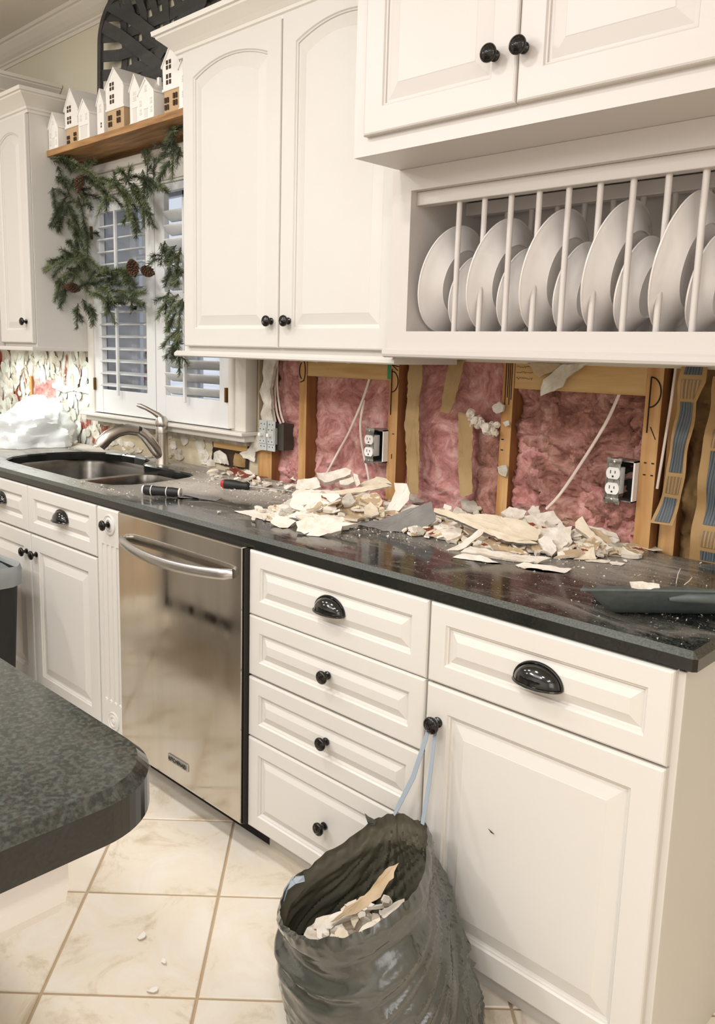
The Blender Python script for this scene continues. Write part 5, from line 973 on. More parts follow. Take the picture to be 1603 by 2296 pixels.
heap(.10,.48,.32,.14,.040,115,'broken drywall chip somewhere inside the lower heap','loose chips of the lower heap',(.022,.055),mm1,R(22))
heap(-.12,.57,.26,.07,.035,30,'broken drywall chip between the heaps along the wall','loose chips along the wall',(.015,.035),['gyp','gypd','gyp','smooth'],R(8))
heap(-.95,.54,.35,.08,.012,40,'small plaster flake strewn by the wall right of the faucet','small flakes near the faucet',(.008,.028),['gyp','gypd','smooth','cream','gyp'])
heap(-.55,.18,.12,.08,.004,6,'small plaster flake at the front foot of the taller heap','flakes before the taller heap',(.008,.02),['gyp','smooth'])
heap(-2.05,.64,.30,.03,.02,8,'pale plaster scrap against the wall left of the faucet','scraps behind the sink',(.012,.03),['gyp','gypd'])
heap(-2.75,.60,.40,.05,.02,6,'pale scrap on the far left counter behind the plastic bag','scraps on the far left counter',(.012,.04),['gyp','skin','gypd'])
slab('drywall_piece',[(-1.30,.645,ZC+.004),(-1.18,.60,ZC+.035),(-1.10,.60,ZC+.012),(-.98,.60,ZC+.018),(-1.05,.57,ZC+.004),(-1.2,.585,ZC+.004)],(.1,-.6,.8),.004,'red',seed=3,zmin=ZC,label='torn brick-red wall skin lying below the wall hole',cat='debris',group=DG)
def rubble(cx, cy, rx, ry, hgt, cnt, rot, label):
    mb = MB()
    for i in range(cnt):
        a = rnd.uniform(0,2*PI); q = rnd.random()**.6; dx, dy = q*math.cos(a), q*math.sin(a)
        x = cx+rx*dx*math.cos(rot)-ry*dy*math.sin(rot); y = min(.63, cy+rx*dx*math.sin(rot)+ry*dy*math.cos(rot)); z = ZC+.004+hgt*(1-q*q)*rnd.uniform(0,.9)
        n = Vector((rnd.uniform(-.6,.6),rnd.uniform(-.6,.4),1)).normalized(); U = n.cross(Vector((rnd.random(),1,0))).normalized(); W = n.cross(U); sz = rnd.uniform(.008,.024); k = rnd.randint(5,7)
        P = [Vector((x,y,z))+U*math.cos(2*PI*i_/k)*sz*rnd.uniform(.5,1)+W*math.sin(2*PI*i_/k)*sz*rnd.uniform(.5,1) for i_ in range(k)]
        lo = min(p.z for p in P)-.006; P = [p+Vector((0,0,max(0,ZC-lo))) for p in P]
        Q = [p-n*rnd.uniform(.003,.006) for p in P]
        mb.add(P+Q,[tuple(range(k)),tuple(range(2*k-1,k-1,-1))]+[(i_,(i_+1)%k,(i_+1)%k+k,i_+k) for i_ in range(k)],rnd.choice(['gyp','gyp','gypd','smooth','cream','tan']))
    mb.build('plaster_rubble','gyp',None,label,'rubble',kind='stuff')
rubble(-.40,.36,.20,.16,.055,260,R(38),'small plaster rubble filling the taller heap between its slabs'); rubble(.10,.48,.31,.13,.036,320,R(22),'small plaster rubble filling the lower heap between its slabs'); rubble(-.12,.57,.26,.06,.025,120,R(8),'small plaster rubble along the wall between the two heaps')
# crumbs: dust lumps far too many to count
cr = MB()
def crumb(mb, x, y, z, s, m='gyp'):
    P = [Vector((x,y,z))+Vector((rnd.uniform(-1,1),rnd.uniform(-1,1),rnd.uniform(-.2,1.2)))*s for _ in range(5)]
    mb.add(P,[(0,1,2),(0,2,3),(0,3,1),(1,2,4),(2,3,4),(3,1,4)],m)
def scatter(n, cx, cy, rx, ry, smin, smax):
    for _ in range(n):
        a = rnd.uniform(0,2*PI); q = abs(rnd.gauss(0,.5)); x = cx+rx*q*math.cos(a); y = cy+ry*q*math.sin(a)
        if not (.015 < y < .655 and -3.3 < x < .75): continue
        if -2.2 < x < -1.23 and .09 < y < .61 and not (x > -1.69 and y > .51): continue
        crumb(cr, x, y, .9218, smin+(smax-smin)*rnd.random()**3, rnd.choice(['gyp','gyp','smooth','gypd']))
scatter(1500,-.95,.48,.5,.2,.0008,.0055); scatter(900,-.3,.3,.5,.2,.0008,.005); scatter(1100,.15,.42,.5,.22,.0008,.005); scatter(420,.6,.18,.28,.2,.0006,.003); scatter(260,-1.2,.07,.4,.06,.0008,.004); scatter(500,-2.6,.5,.9,.2,.001,.006)
cr.build('plaster_crumbs','gyp',None,'white plaster crumbs and grit strewn over the worktop','crumbs',kind='stuff')
# bits on the floor
for (x,y,s_,l) in ((-.307,-.391,.016,'white plaster bit on the floor, on the tile farthest from the bag'),(-.203,-.398,.010,'smallest white plaster bit on the floor tile'),(-.146,-.465,.016,'white plaster bit lying by the grout line near the bag')):
    o = shard(x,y,.006,s_,.005,'crumb_white',(.1,-.15,1),x*40,.6,nm='plaster_bit',label=l,cat='debris')
for (px_,py_,s_,l) in ((-1.375,.075,.011,'white plaster bit on the granite in front of the sink divider'),(-1.27,.085,.010,'white plaster bit at the front right corner of the sink'),(-.66,.115,.011,'white plaster bit in front of the scraper blade'),(.40,.50,.008,'white plaster bit near the dustpan')):
    mb = MB()
    for _ in range(6): crumb(mb, px_+rnd.uniform(-s_,s_)*.6, py_+rnd.uniform(-s_,s_)*.6, .9235, s_*.55)
    mb.build('plaster_bit','crumb_white',None,l,'debris')
# ================================================================ TOOLS
def axis_obj(fn, p0, p1, name, label, cat):
    p0, p1 = Vector(p0), Vector(p1); t = empty(name, p0, label, cat); return t, p0, (p1-p0).normalized()
# scraper
t, P0, D = axis_obj(None, (-1.050,.110,.9385), (-.805,.262,.9345), 'putty_knife', 'scraper with a black ribbed grip, white rings and a flat steel blade', 'scraper')
def along(a, h=0): return P0+D*a+Vector((0,0,h))
L1 = .128
b = MB(); b.tube([along(a) for a in (.004,.010,.03,.05,.075,.10,.118,L1)],[.0125,.0155,.0165,.0150,.0150,.0155,.014,.0125],18,'rubber',flat=.9); b.build('grip', None, t)
for a, r_, w_ in ((0,.0158,.005),(.030,.0172,.003),(.083,.0160,.003),(L1-.002,.0145,.005)):
    MB().tube([along(a),along(a+w_)],[r_,r_],18,'grip_white',flat=.92).build('grip_ring', None, t)
Sd = Vector((-D.y,D.x,0)); b = MB()
A = [along(.126,-.002), along(.150,-.004), along(.205,-.010), along(.262,-.0155)]; W = [.006,.012,.022,.030]
V = []
for p, w_ in zip(A,W): V += [p+Sd*w_+Vector((0,0,.0012)), p-Sd*w_+Vector((0,0,.0012)), p-Sd*w_-Vector((0,0,.0005)), p+Sd*w_-Vector((0,0,.0005))]
V = [Vector((v.x,v.y,max(v.z,.9228))) for v in V]
b.loft([V[i*4:i*4+4] for i in range(4)],'blade',smooth=False); b.build('blade', None, t)
# screwdriver
t, P0, D = axis_obj(None, (-1.000,.390,.938), (-.70,.545,.929), 'screwdriver', 'screwdriver with a black handle, red butt end and long thin steel shaft', 'screwdriver')
b = MB(); b.tube([along(a) for a in (.014,.02,.034,.055,.072,.085,.098,.104)],[.0150,.0165,.0170,.0165,.013,.0125,.0145,.012],18,'rubber'); b.build('handle', None, t)
b = MB(); b.tube([along(a) for a in (0,.003,.008,.015)],[.006,.0115,.0145,.0155],18,'red_plastic'); b.build('butt_cap', None, t)
b = MB(); b.tube([along(.104),along(.25,-.002),along(.26,-.002)],[.0032,.0032,.0022],12,'blade'); b.build('shaft', None, t)
# dustpan
e1 = Vector((.689,.725,0)); e2 = Vector((-.725,.689,0)); O = Vector((.561,.062,ZC))
t = empty('dustpan', O, 'dark grey-green plastic dustpan with dusty lip at the open end of the counter', 'dustpan')
def dp(s_, w_, z): return O+e1*s_+e2*w_+Vector((0,0,z))
NS, NW = 46, 26; TOP = []
for i in range(NS+1):
    s_ = -.058+.333*i/NS; row = []
    for j in range(NW+1):
        w_ = -.040+.245*j/NW
        # back wall toward the room, side walls sinking to the thin lip at the wall side
        nw = max(0,(.030-w_)/.070); hn = .062*nw**1.6
        tp = max(.0,1-max(0,w_)/.20)**1.2; sl_ = max(0,(.018-s_)/.076); sr_ = max(0,(s_-.232)/.043)
        hs_ = .062*tp*min(1,max(sl_**1.5, sr_**1.6))
        row.append(dp(s_+max(0,w_+.04)*.50*(1-i/NS)**1.5,w_,.0025+min(.062,(hn**2.2+hs_**2.2)**(1/2.2))))
    TOP.append(row)
V = [p for r_ in TOP for p in r_]; K = len(V); V += [p-Vector((0,0,.0022)) for p in V]; W_ = NW+1
F = [(i*W_+j,i*W_+j+1,(i+1)*W_+j+1,(i+1)*W_+j) for i in range(NS) for j in range(NW)]; F += [tuple(K+q for q in f[::-1]) for f in F]
bd = [i*W_ for i in range(NS+1)]+[NS*W_+j for j in range(1,W_)]+[i*W_+NW for i in range(NS-1,-1,-1)]+[j for j in range(NW-1,0,-1)]
F += [(bd[k],bd[(k+1)%len(bd)],K+bd[(k+1)%len(bd)],K+bd[k]) for k in range(len(bd))]
b = MB(); b.add(V,F,'pan',True)
b.tube([TOP[i][0] for i in range(NS+1)],.0026,8,'pan'); b.build('pan_tray', None, t)
b = MB(); b.tube([dp(.110,-.026,.046),dp(.135,-.032,.051),dp(.18,-.034,.051),dp(.22,-.034,.050),dp(.262,-.033,.050),dp(.275,-.030,.050)],[.005,.0105,.0115,.012,.0115,.008],14,'pan'); b.build('handle', None, t)
b = MB(); b.tube([dp(.245+.010*math.cos(a),-.0455,.051+.0065*math.sin(a)) for a in [2*PI*i/16 for i in range(17)]],.002,8,'zinc'); b.build('hanging_hole_rim', None, t)
# straw-like fibres by the dustpan
for p in ([(.56,.40,.923),(.562,.40,.945),(.566,.40,.958)],[(.575,.405,.923),(.585,.405,.934),(.59,.405,.943)]):
    MB().tube(p,.0009,5,'cream').build('fibre','cream',None,'thin pale fibre sticking up behind the dustpan','fibre','pale fibres behind the dustpan')
# ================================================================ PLASTIC BAG on the left counter
def bagblob(name, cx, cy, rx, ry, h, seed, label, lump=.35, zb=.9235, mat_='white_plastic'):
    nu, nv = 72, 34; V = []; F = []
    for j in range(nv+1):
        v = j/nv; ph = v*PI/2
        for i in range(nu):
            a = 2*PI*i/nu; d = Vector((math.cos(a)*math.cos(ph), math.sin(a)*math.cos(ph), math.sin(ph)))
            q = d*1.7+Vector((seed,0,0)); k = 1+lump*noise.noise(q)+lump*.55*(1-abs(noise.noise(q*2.2))*2)*.5+.05*(1-2*abs(noise.noise(q*6)))
            V.append((cx+d.x*rx*k, min(.655,cy+d.y*ry*k), zb+max(0,d.z*h*k)))
    for j in range(nv):
        for i in range(nu): F.append((j*nu+i,j*nu+(i+1)%nu,(j+1)*nu+(i+1)%nu,(j+1)*nu+i))
    F.append(tuple(nv*nu+i for i in range(nu))); F.append(tuple(range(nu)))
    return MB().add(V,F,mat_,True).build(name,None,None,label,'bag')
bagblob('plastic_bag',-2.50,.44,.145,.19,.185,4.2,'big crumpled white plastic bag on the counter left of the window')
bagblob('plastic_bag',-2.74,.36,.085,.10,.072,8.1,'small flattened white plastic bag at the far left of the counter')
MB().bbox(-2.60,-2.50,.235,.262,.9235,.935,.002,'dw_side').build('pry_bar','dw_side',None,'dark flat tool end poking out between the two plastic bags','tool')
# ================================================================ TRASH BAG hung on the cabinet knob
RIM = [(.183,-.060,.404),(.134,-.08,.372),(.097,-.13,.322),(.061,-.19,.280),(.048,-.245,.245),(.085,-.295,.235),(.165,-.335,.262),(.255,-.355,.305),(.330,-.335,.352),(.365,-.275,.388),(.360,-.20,.400),(.318,-.13,.414),(.276,-.078,.432),(.232,-.048,.408)]
def crv(P, n):
    out = []; m = len(P)
    for i in range(n):
        t_ = i/n*m; k = int(t_); q = t_-k
        p0,p1,p2,p3 = [Vector(P[(k+d)%m]) for d in (-1,0,1,2)]
        out.append(.5*((2*p1)+(p2-p0)*q+(2*p0-5*p1+4*p2-p3)*q*q+(3*p1-p0-3*p2+p3)*q**3))
    return out
NU, NV = 300, 80; rim = crv(RIM, NU)
t = empty('trash_bag', (.26,-.2,.0), 'dark grey drawstring rubbish bag hanging from the base cabinet knob, half full of drywall scraps', 'bag')
bc = Vector((.268,-.190,0)); cen = sum(rim, Vector())/NU
def bagpt(i, v, inner=False):
    p = rim[i % NU]; a = math.atan2(p.y-cen.y, p.x-cen.x)
    bx, by = .182, .160
    bp_ = Vector((bc.x+bx*math.cos(a), min(-.035, bc.y+by*math.sin(a)), .004))
    # at the foot on the right the bag spreads along the cabinet
    if math.cos(a) > 0: bp_.x += .035*math.cos(a)
    s_ = v; q = p.lerp(bp_, s_**.92)
    out = Vector((math.cos(a), math.sin(a), 0)); bulge = math.sin(PI*min(1,v*.98))**.8*.016
    u = i/NU
    # folds run down from the two gathers
    dB = min(abs(u-12/14), 1-abs(u-12/14)); dA = min(u, 1-u)
    g = math.exp(-(dB/.10)**2)+.6*math.exp(-(dA/.08)**2)
    rid = lambda k, sd, vs: 1-2*abs(noise.noise(Vector((u*k, v*vs, sd))))
    # pleats fan out from the two gathered corners
    fold = rid(9,3.3,.6)*.012*(.2+v*.8) + noise.noise(Vector((u*6,v*2.0,7)))*.016*v
    for uc, amp_, sd in ((12/14, .020, 1.3), (0.0, .012, 9.1)):
        du = abs(u-uc); du = min(du, 1-du)*.95; dd = v*.42+.012; r_ = math.hypot(du, dd); th = math.atan2(du, dd)
        fr = 1-2*abs(noise.noise(Vector((th*6.5, r_*1.3, sd)))); f2 = 1-2*abs(noise.noise(Vector((th*17, r_*1.6, sd+4))))
        A_ = amp_*min(1, r_/.14)*math.exp(-(th/.85)**2)
        fold += A_*(fr**3*.9 + f2**3*.45)
    # slack swags hanging under the rim on the room side
    fold += .012*math.sin(v*30+noise.noise(Vector((u*5,v*4,1)))*4)*math.exp(-((u-.42)/.16)**2)*math.exp(-((v-.22)/.16)**2)
    fold += noise.noise(Vector((u*34,v*12,5)))*.0016
    hem = .006*math.exp(-((v-.03)/.03)**2)-.006*math.exp(-((v-.13)/.035)**2)
    q = q + out*(bulge+fold+hem)
    if v < .12: q += (Vector((0,0,1))*(noise.noise(Vector((u*26,v*14,5)))*.010)+out*(1-2*abs(noise.noise(Vector((u*40,v*24,9)))))*.004)*(1-v/.12)
    if q.y > -.024: q.y = -.024-abs(q.y+.024)*.05
    q.z = max(q.z, .003)
    return q
V = []; F = []
for j in range(NV+1):
    for i in range(NU): V.append(bagpt(i, (j/NV)))
for j in range(NV):
    for i in range(NU): F.append((j*NU+i,(j+1)*NU+i,(j+1)*NU+(i+1)%NU,j*NU+(i+1)%NU))
F.append(tuple(NV*NU+i for i in range(NU)))
mb = MB(); mb.add(V,F,'bag',True)
bo = mb.build('bag_body', None, t)
# inner wall, a skin 2.5 mm inside the outer one
V = []; F = []; NI = 40
for j in range(NI+1):
    v = j/NI*.62
    for i in range(NU):
        q = bagpt(i, v); d = Vector((cen.x-q.x,cen.y-q.y,0)).normalized(); V.append(q+d*(.0025 if j else 0.0)+Vector((0,0,0)))
for j in range(NI):
    for i in range(NU): F.append((j*NU+i,j*NU+(i+1)%NU,(j+1)*NU+(i+1)%NU,(j+1)*NU+i))
MB().add(V,F,'bag_in',True).build('bag_lining', None, t)
# rolled rim, torn flap, dangling corner
slab('torn_flap',[(.134,-.085,.368),(.120,-.088,.392),(.152,-.08,.385),(.150,-.082,.375)],(-.5,-.8,.1),.001,'bag',edge='bag',parent=t)
V = []; F = []
for j in range(13):
    v = j/12; c_ = Vector((.085,-.235,.10)).lerp(Vector((-.005,-.205,.030)), v); r_ = .030*(1-v)**.6+.010
    for i in range(20):
        a = 2*PI*i/20; k = 1+.35*(1-2*abs(noise.noise(Vector((math.cos(a)*2,math.sin(a)*2,v*4)))))
        V.append(c_+Vector((.35*math.cos(a)*r_*k, math.cos(a)*r_*k*.8, math.sin(a)*r_*k)))
for j in range(12):
    for i in range(20): F.append((j*20+i,j*20+(i+1)%20,(j+1)*20+(i+1)%20,(j+1)*20+i))
F.append(tuple(12*20+i for i in range(20))); MB().add(V,F,'bag',True).build('bag_corner', None, t)
def ribbon(pts, w_, name, par):
    P = [Vector(p) for p in pts]; V = []; F = []
    for i,p in enumerate(P):
        d = (P[min(i+1,len(P)-1)]-P[max(i-1,0)]).normalized(); sd = d.cross(Vector((.3,1,0))).normalized(); nn = d.cross(sd).normalized(); ww = w_[i]
        V += [p+sd*ww+nn*.0006, p-sd*ww+nn*.0006, p-sd*ww-nn*.0006, p+sd*ww-nn*.0006]
    mb = MB(); mb.loft([V[i*4:i*4+4] for i in range(len(P))],'ribbon',smooth=False); return mb.build(name,None,par)
kx, kz = .246, .624
ribbon([(kx-.006,-.0135,kz+.004),(kx-.010,-.016,kz-.004),(kx-.014,-.020,kz-.03),(.215,-.038,.50),(.190,-.055,.425),(.184,-.060,.405)],[.004,.005,.0062,.0068,.006,.003],'drawstring',t)
ribbon([(kx+.006,-.0135,kz+.004),(kx+.008,-.016,kz-.004),(kx+.008,-.022,kz-.03),(.264,-.045,.52),(.272,-.068,.46),(.275,-.078,.432)],[.004,.005,.0062,.0068,.007,.006],'drawstring',t)
ribbon([(kx-.006,-.0135,kz+.004),(kx,-.0130,kz+.009),(kx+.006,-.0135,kz+.004)],[.004,.005,.004],'drawstring',t)
ribbon([(.062,-.21,.262),(.045,-.225,.256),(.040,-.245,.24),(.050,-.262,.225)],[.006,.009,.009,.006],'drawstring',t)
# scraps in the bag
sg = 'drywall scraps in the rubbish bag'
mb = MB(); V = []; F = []
for j in range(9):
    for i in range(40):
        a = 2*PI*i/40; r_ = j/8; V.append((.250+.150*r_*math.cos(a), -.205+.125*r_*math.sin(a), 0.200+.02*noise.noise(Vector((r_*math.cos(a)*6,r_*math.sin(a)*6,0)))-.02*r_))
for j in range(8):
    for i in range(40): F.append((j*40+i,j*40+(i+1)%40,(j+1)*40+(i+1)%40,(j+1)*40+i))
V += [(.25,-.205,.13)]
mb.add(V,F,'gyp'); mb.build('scrap_mound','gyp',None,'rubble of plaster bits filling the rubbish bag','debris',kind='stuff')
for i in range(70):
    a = rnd.uniform(0,2*PI); q = rnd.random()**.5; x = .262+.125*q*math.cos(a); y = -.205+.10*q*math.sin(a)
    shard(x,y,.214+rnd.uniform(0,.05)*(1 if x > .22 else .3),rnd.uniform(.010,.034),rnd.uniform(.004,.010),rnd.choice(['gyp','smooth','gyp','cream']),(rnd.uniform(-.6,.6),rnd.uniform(-.7,.4),1),rnd.random()*40,rnd.uniform(.5,.9),nm='drywall_scrap',label='broken plaster bit among the scraps inside the rubbish bag',cat='debris',group=sg)
slab('drywall_scrap',[(.175,-.245,.232),(.19,-.215,.260),(.215,-.175,.292),(.222,-.130,.325),(.236,-.105,.335),(.248,-.135,.322),(.245,-.17,.295),(.225,-.21,.268),(.195,-.255,.255)],(.45,-.5,.75),.005,'tan',curl=.012,seed=2,edge='stud_wood',label='curled tan-brown paper scrap sticking up in the rubbish bag',cat='debris')
slab('drywall_scrap',[(.15,-.235,.225),(.175,-.20,.246),(.21,-.18,.258),(.21,-.215,.246),(.18,-.26,.232)],(.3,-.5,.8),.006,'smooth',seed=4,label='flat cream scrap leaning left of the curled tan one in the bag',cat='debris')
# ================================================================ ISLAND
t = empty('kitchen_island', (-.8,-1.6,0), 'kitchen island with a glossy black granite top and a rounded corner', 'island')
def arcp(cx,cy,r,a0,a1,n=14): return [(cx+r*math.cos(R(a0+(a1-a0)*i/n)),cy+r*math.sin(R(a0+(a1-a0)*i/n))) for i in range(n+1)]
ox = [(-2.2,-2.35)]+[(-2.2+i*.5,-2.35) for i in range(1,5)]+arcp(.400,-2.26,.09,-90,0)+arcp(.385,-.936,.105,0,90)+[(.2,-.831),(-.5,-.831),(-1.2,-.831),(-2.2,-.831)]
mb = MB(); slabtop(mb, ox, [], .921, .863, .013, 'granite', 'granite', 'granite_edge'); mb.build('island_top', None, t)
mb = MB(); mb.box(-2.15,-.02,-2.1,-.93,.10,.863,'island_white'); mb.box(-2.1,-.06,-2.05,-1.0,0,.10,'island_white'); mb.build('island_body', None, t)
for k in range(3):
    mb = MB(); d = front(mb, -2.1+k*.69, -1.46+k*.69, .13, .84, 0, .02,.06,0,0,.03,.012,'island_white'); mb.v = [(v[0],-.93+(0-v[1])+.0,v[2]) for v in mb.v]; mb.build('panel', None, t)
for yc in (-1.0,-2.0):
    pr = [(.0,.862),(.435,.862),(.44,.84),(.44,.80),(.432,.775),(.415,.752),(.385,.733),(.34,.722),(.27,.722),(.21,.735),(.15,.745),(.10,.72),(.06,.66),(.03,.60),(-.01,.57),(-.02,.57),(-.02,.862)]
    mb = MB(); bmm = bmesh.new()
    mb.prism(pr,'y',yc-.045,yc+.045,'island_white'); mb.build('corbel', None, t)
# ================================================================ WASTE BIN
t = empty('waste_bin', (-1.71,-.22,0), 'black kitchen bin with a grey liner folded over its rim, before the sink cabinet', 'bin')
def rrect(cx,cy,hx_,hy_,r,z,n=6):
    P = []
    for sx,sy,a0 in ((1,1,0),(-1,1,90),(-1,-1,180),(1,-1,270)):
        for i in range(n+1): a = R(a0+90*i/n); P.append((cx+sx*(hx_-r)+r*math.cos(a),cy+sy*(hy_-r)+r*math.sin(a),z))
    return P
cx, cy = -1.71,-.22
mb = MB(); mb.loft([rrect(cx,cy,.13,.11,.04,.0),rrect(cx,cy,.135,.115,.04,.01),rrect(cx,cy,.165,.14,.045,.60),rrect(cx,cy,.160,.135,.045,.60),rrect(cx,cy,.13,.11,.04,.02)],'bin_black',True,True); mb.build('bin_body', None, t)
lr = []
for (hx_,hy_,z) in ((.150,.125,.45),(.158,.133,.58),(.163,.138,.612),(.172,.147,.618),(.178,.152,.600),(.175,.150,.575),(.173,.148,.545)):
    q = rrect(cx,cy,hx_,hy_,.05,z,9); lr.append([(p[0]+.006*noise.noise(Vector(p)*30),p[1]+.006*noise.noise(Vector(p)*30+Vector((5,0,0))),p[2]+(.012*noise.noise(Vector((p[0]*20,p[1]*20,3))) if z < .56 else .004*noise.noise(Vector(p)*25))) for p in q])
mb = MB(); mb.loft(lr,'bin_liner',False,False); mb.build('bin_liner', None, t)
# ================================================================ SHELF
mb = MB(); mb.bbox(-2.255,-1.191,.429,.653,2.187,2.212,.0015,'shelf_wood'); mb.build('shelf',None,None,'warm brown wooden shelf spanning the gap above the window','shelf',origin=(-1.72,.54,2.187))
# ================================================================ CERAMIC HOUSES
SZ = 2.2122
def house(x0, w_, y0, dp_, he, ha, two, wins, label, zsplit=None, chim=False, dx=0):
    t = empty('ceramic_house', (x0+w_/2,y0+dp_/2,SZ), label, 'ornament', 'ceramic houses on the shelf')
    x1 = x0+w_; xm = (x0+x1)/2+dx; y1 = y0+dp_
    pm = 'ceramic'
    zs = SZ+(zsplit or 0)
    if two:
        mb = MB(); mb.bbox(x0+.004,x1-.004,y0+.004,y1-.004,SZ,zs+.002,.001,'ceramic_tan'); mb.build('lower_walls', None, t)
        mb = MB(); mb.loft([[(x0+.003,y,zs),(x1-.003,y,zs),(x1+.001,y,SZ+he),(xm+.004,y,SZ+ha),(xm-.004,y,SZ+ha),(x0-.001,y,SZ+he)] for y in (y0+.001,y1-.001)],pm,smooth=False)
        mb.bbox(x0-.003,x1+.003,y0-.001,y1+.001,zs-.003,zs+.006,.002,pm); wo = mb.build('upper_walls', None, t)
    else:
        mb = MB(); mb.loft([[(x0,y,SZ),(x1,y,SZ),(x1,y,SZ+he),(xm,y,SZ+ha-.002),(x0,y,SZ+he)] for y in (y0,y1)],pm,smooth=False); mb.bbox(x0-.002,x1+.002,y0-.003,y1+.001,SZ,SZ+.006,.001,pm); wo = mb.build('walls', None, t)
    th = .004; rf = MB()
    prf = [(x0-.004,SZ+he-.005),(xm,SZ+ha),(x1+.004,SZ+he-.005),(x1+.004,SZ+he+.001),(xm,SZ+ha+th*1.6),(x0-.004,SZ+he+.001)]
    rf.prism(prf,'y',y0-.004,y1+.003,pm); 
    if chim: rf.bbox(xm+.012,xm+.026,y0+dp_*.4,y0+dp_*.4+.012,SZ+ha-.03,SZ+ha+.012,.001,pm)
    rf.build('roof', None, t)
    hm = MB(); em = MB()
    for (u, zz_, ww, hh, kind) in wins:
        cx = x0+w_*u; 
        if kind == 'd':
            for sx in (-1,1):
                for sz_ in (-1,1): hm.box(cx+sx*ww*.28-ww*.17,cx+sx*ww*.28+ww*.17,y0-.0008,y0+.002,SZ+zz_+sz_*hh*.27-hh*.20,SZ+zz_+sz_*hh*.27+hh*.20,'house_hole')
        elif kind == 'e':
            for sx in (-1,1):
                for sz_ in (-1,1): em.bbox(cx+sx*ww*.28-ww*.18,cx+sx*ww*.28+ww*.18,y0-.0016,y0+.001,SZ+zz_+sz_*hh*.27-hh*.2,SZ+zz_+sz_*hh*.27+hh*.2,.0006,'emboss')
            em.box(cx-ww*.6,cx+ww*.6,y0-.0025,y0+.001,SZ+zz_-hh*.62,SZ+zz_-hh*.53,'ceramic')
        elif kind == 'o': # door
            em.bbox(cx-ww/2,cx+ww/2,y0-.002,y0+.001,SZ+.006,SZ+.006+hh,.0008,'emboss'); em.bbox(cx-ww*.7,cx+ww*.7,y0-.0035,y0+.001,SZ+.006+hh,SZ+.010+hh,.0008,'ceramic')
        elif kind == 's': # side window on the right wall
            for sz_ in (-1,1): hm.box(x1-.001,x1+.0018,y0+dp_*u-ww*.3,y0+dp_*u+ww*.3,SZ+zz_+sz_*hh*.3-hh*.2,SZ+zz_+sz_*hh*.3+hh*.2,'house_hole')
    if hm.v: hm.build('window_openings', None, wo, kind='stuff')
    if em.v: em.build('raised_window_frames', None, wo, kind='stuff')
G4 = lambda zs, us=(.22,.78), k='e', w_=.014, h_=.018: [(u,z,w_,h_,k) for z in zs for u in us]
house(-2.251,.080,.440,.065,.089,.145,False,G4((.03,.062),(.2,.8))+[(.5,.108,.012,.014,'e'),(.5,0,.018,.04,'o')],'smallest white ceramic house, at the left end of the shelf')
house(-2.158,.108,.466,.12,.150,.225,True,[(.22,.032,.022,.034,'d'),(.74,.038,.022,.034,'d'),(.34,.108,.034,.030,'d'),(.34,.152,.034,.026,'d')],'white-over-tan ceramic house, second along from the left end of the shelf',.080)
house(-1.993,.086,.437,.10,.100,.150,False,G4((.088,),(.25,.75),'e',.016,.022)+[(.5,0,.05,.048,'o')],'white ceramic house with a wide doorway, in front of the tan-based ones')
house(-1.868,.050,.450,.07,.118,.170,False,G4((.105,),(.5,),'e',.018,.026)+[(.6,.04,.010,.020,'d')],'thin white ceramic house left of the largest tan-based house')
house(-1.806,.128,.452,.115,.165,.228,True,[(.22,.045,.026,.044,'d'),(.70,.052,.026,.046,'d'),(.36,.122,.032,.034,'d'),(.36,.168,.032,.030,'d'),(.55,.14,.02,.05,'s')],'broad white-over-tan ceramic house, the wide one near the middle of the shelf',.085)
house(-1.617,.066,.442,.10,.120,.170,False,G4((.100,),(.5,),'e',.022,.030)+[(.5,0,.024,.05,'o')],'slender white ceramic house with an arched window, right of the wide tan-based one')
house(-1.545,.100,.432,.10,.092,.137,False,G4((.032,.062),(.16,.84))+[(.5,.108,.016,.020,'e'),(.5,0,.02,.03,'o')],'white ceramic house with a chimney and raised window frames',None,True)
house(-1.418,.104,.452,.12,.165,.226,True,[(.22,.040,.026,.044,'d'),(.72,.048,.026,.044,'d'),(.36,.120,.032,.036,'d'),(.36,.168,.032,.032,'d')],'tallest white-over-tan ceramic house, near the cabinet end of the shelf',.085)
house(-1.300,.080,.440,.09,.135,.180,False,G4((.05,.10),(.3,.7)),'white ceramic house half hidden by the arched-door cabinet',None,False)
# ================================================================ BASKET
t = empty('tobacco_basket', (-1.70,.60,2.212), 'large charcoal woven basket leaning on the wall behind the ceramic houses', 'basket')
BX, BZ, HW, HH, RR = -1.670, 2.512, .425, .298, .17
def bxf(x, d, z): 
    k = (z-2.212)/.6; return (x, .578+.018*k+d, z)
def rrloop(hw,hh,rr,n=14):
    P = []
    for sx,sz_,a0 in ((1,1,0),(-1,1,90),(-1,-1,180),(1,-1,270)):
        for i in range(n+1): a = R(a0+90*i/n); P.append((BX+sx*(hw-rr)+rr*math.cos(a),BZ+sz_*(hh-rr)+rr*math.sin(a)))
    return P
o1, o2 = rrloop(HW,HH,RR), rrloop(HW-.030,HH-.030,RR-.03)
mb = MB(); n_ = len(o1); V = [bxf(p[0],0,p[1]) for p in o1]+[bxf(p[0],-.003,p[1]) for p in o2]+[bxf(p[0],.012,p[1]) for p in o2]+[bxf(p[0],.014,p[1]) for p in o1]
F = [(r_*n_+k,r_*n_+(k+1)%n_,((r_+1)%4)*n_+(k+1)%n_,((r_+1)%4)*n_+k) for r_ in range(4) for k in range(n_)]
mb.add(V,F,'basket'); mb.build('rim', None, t)
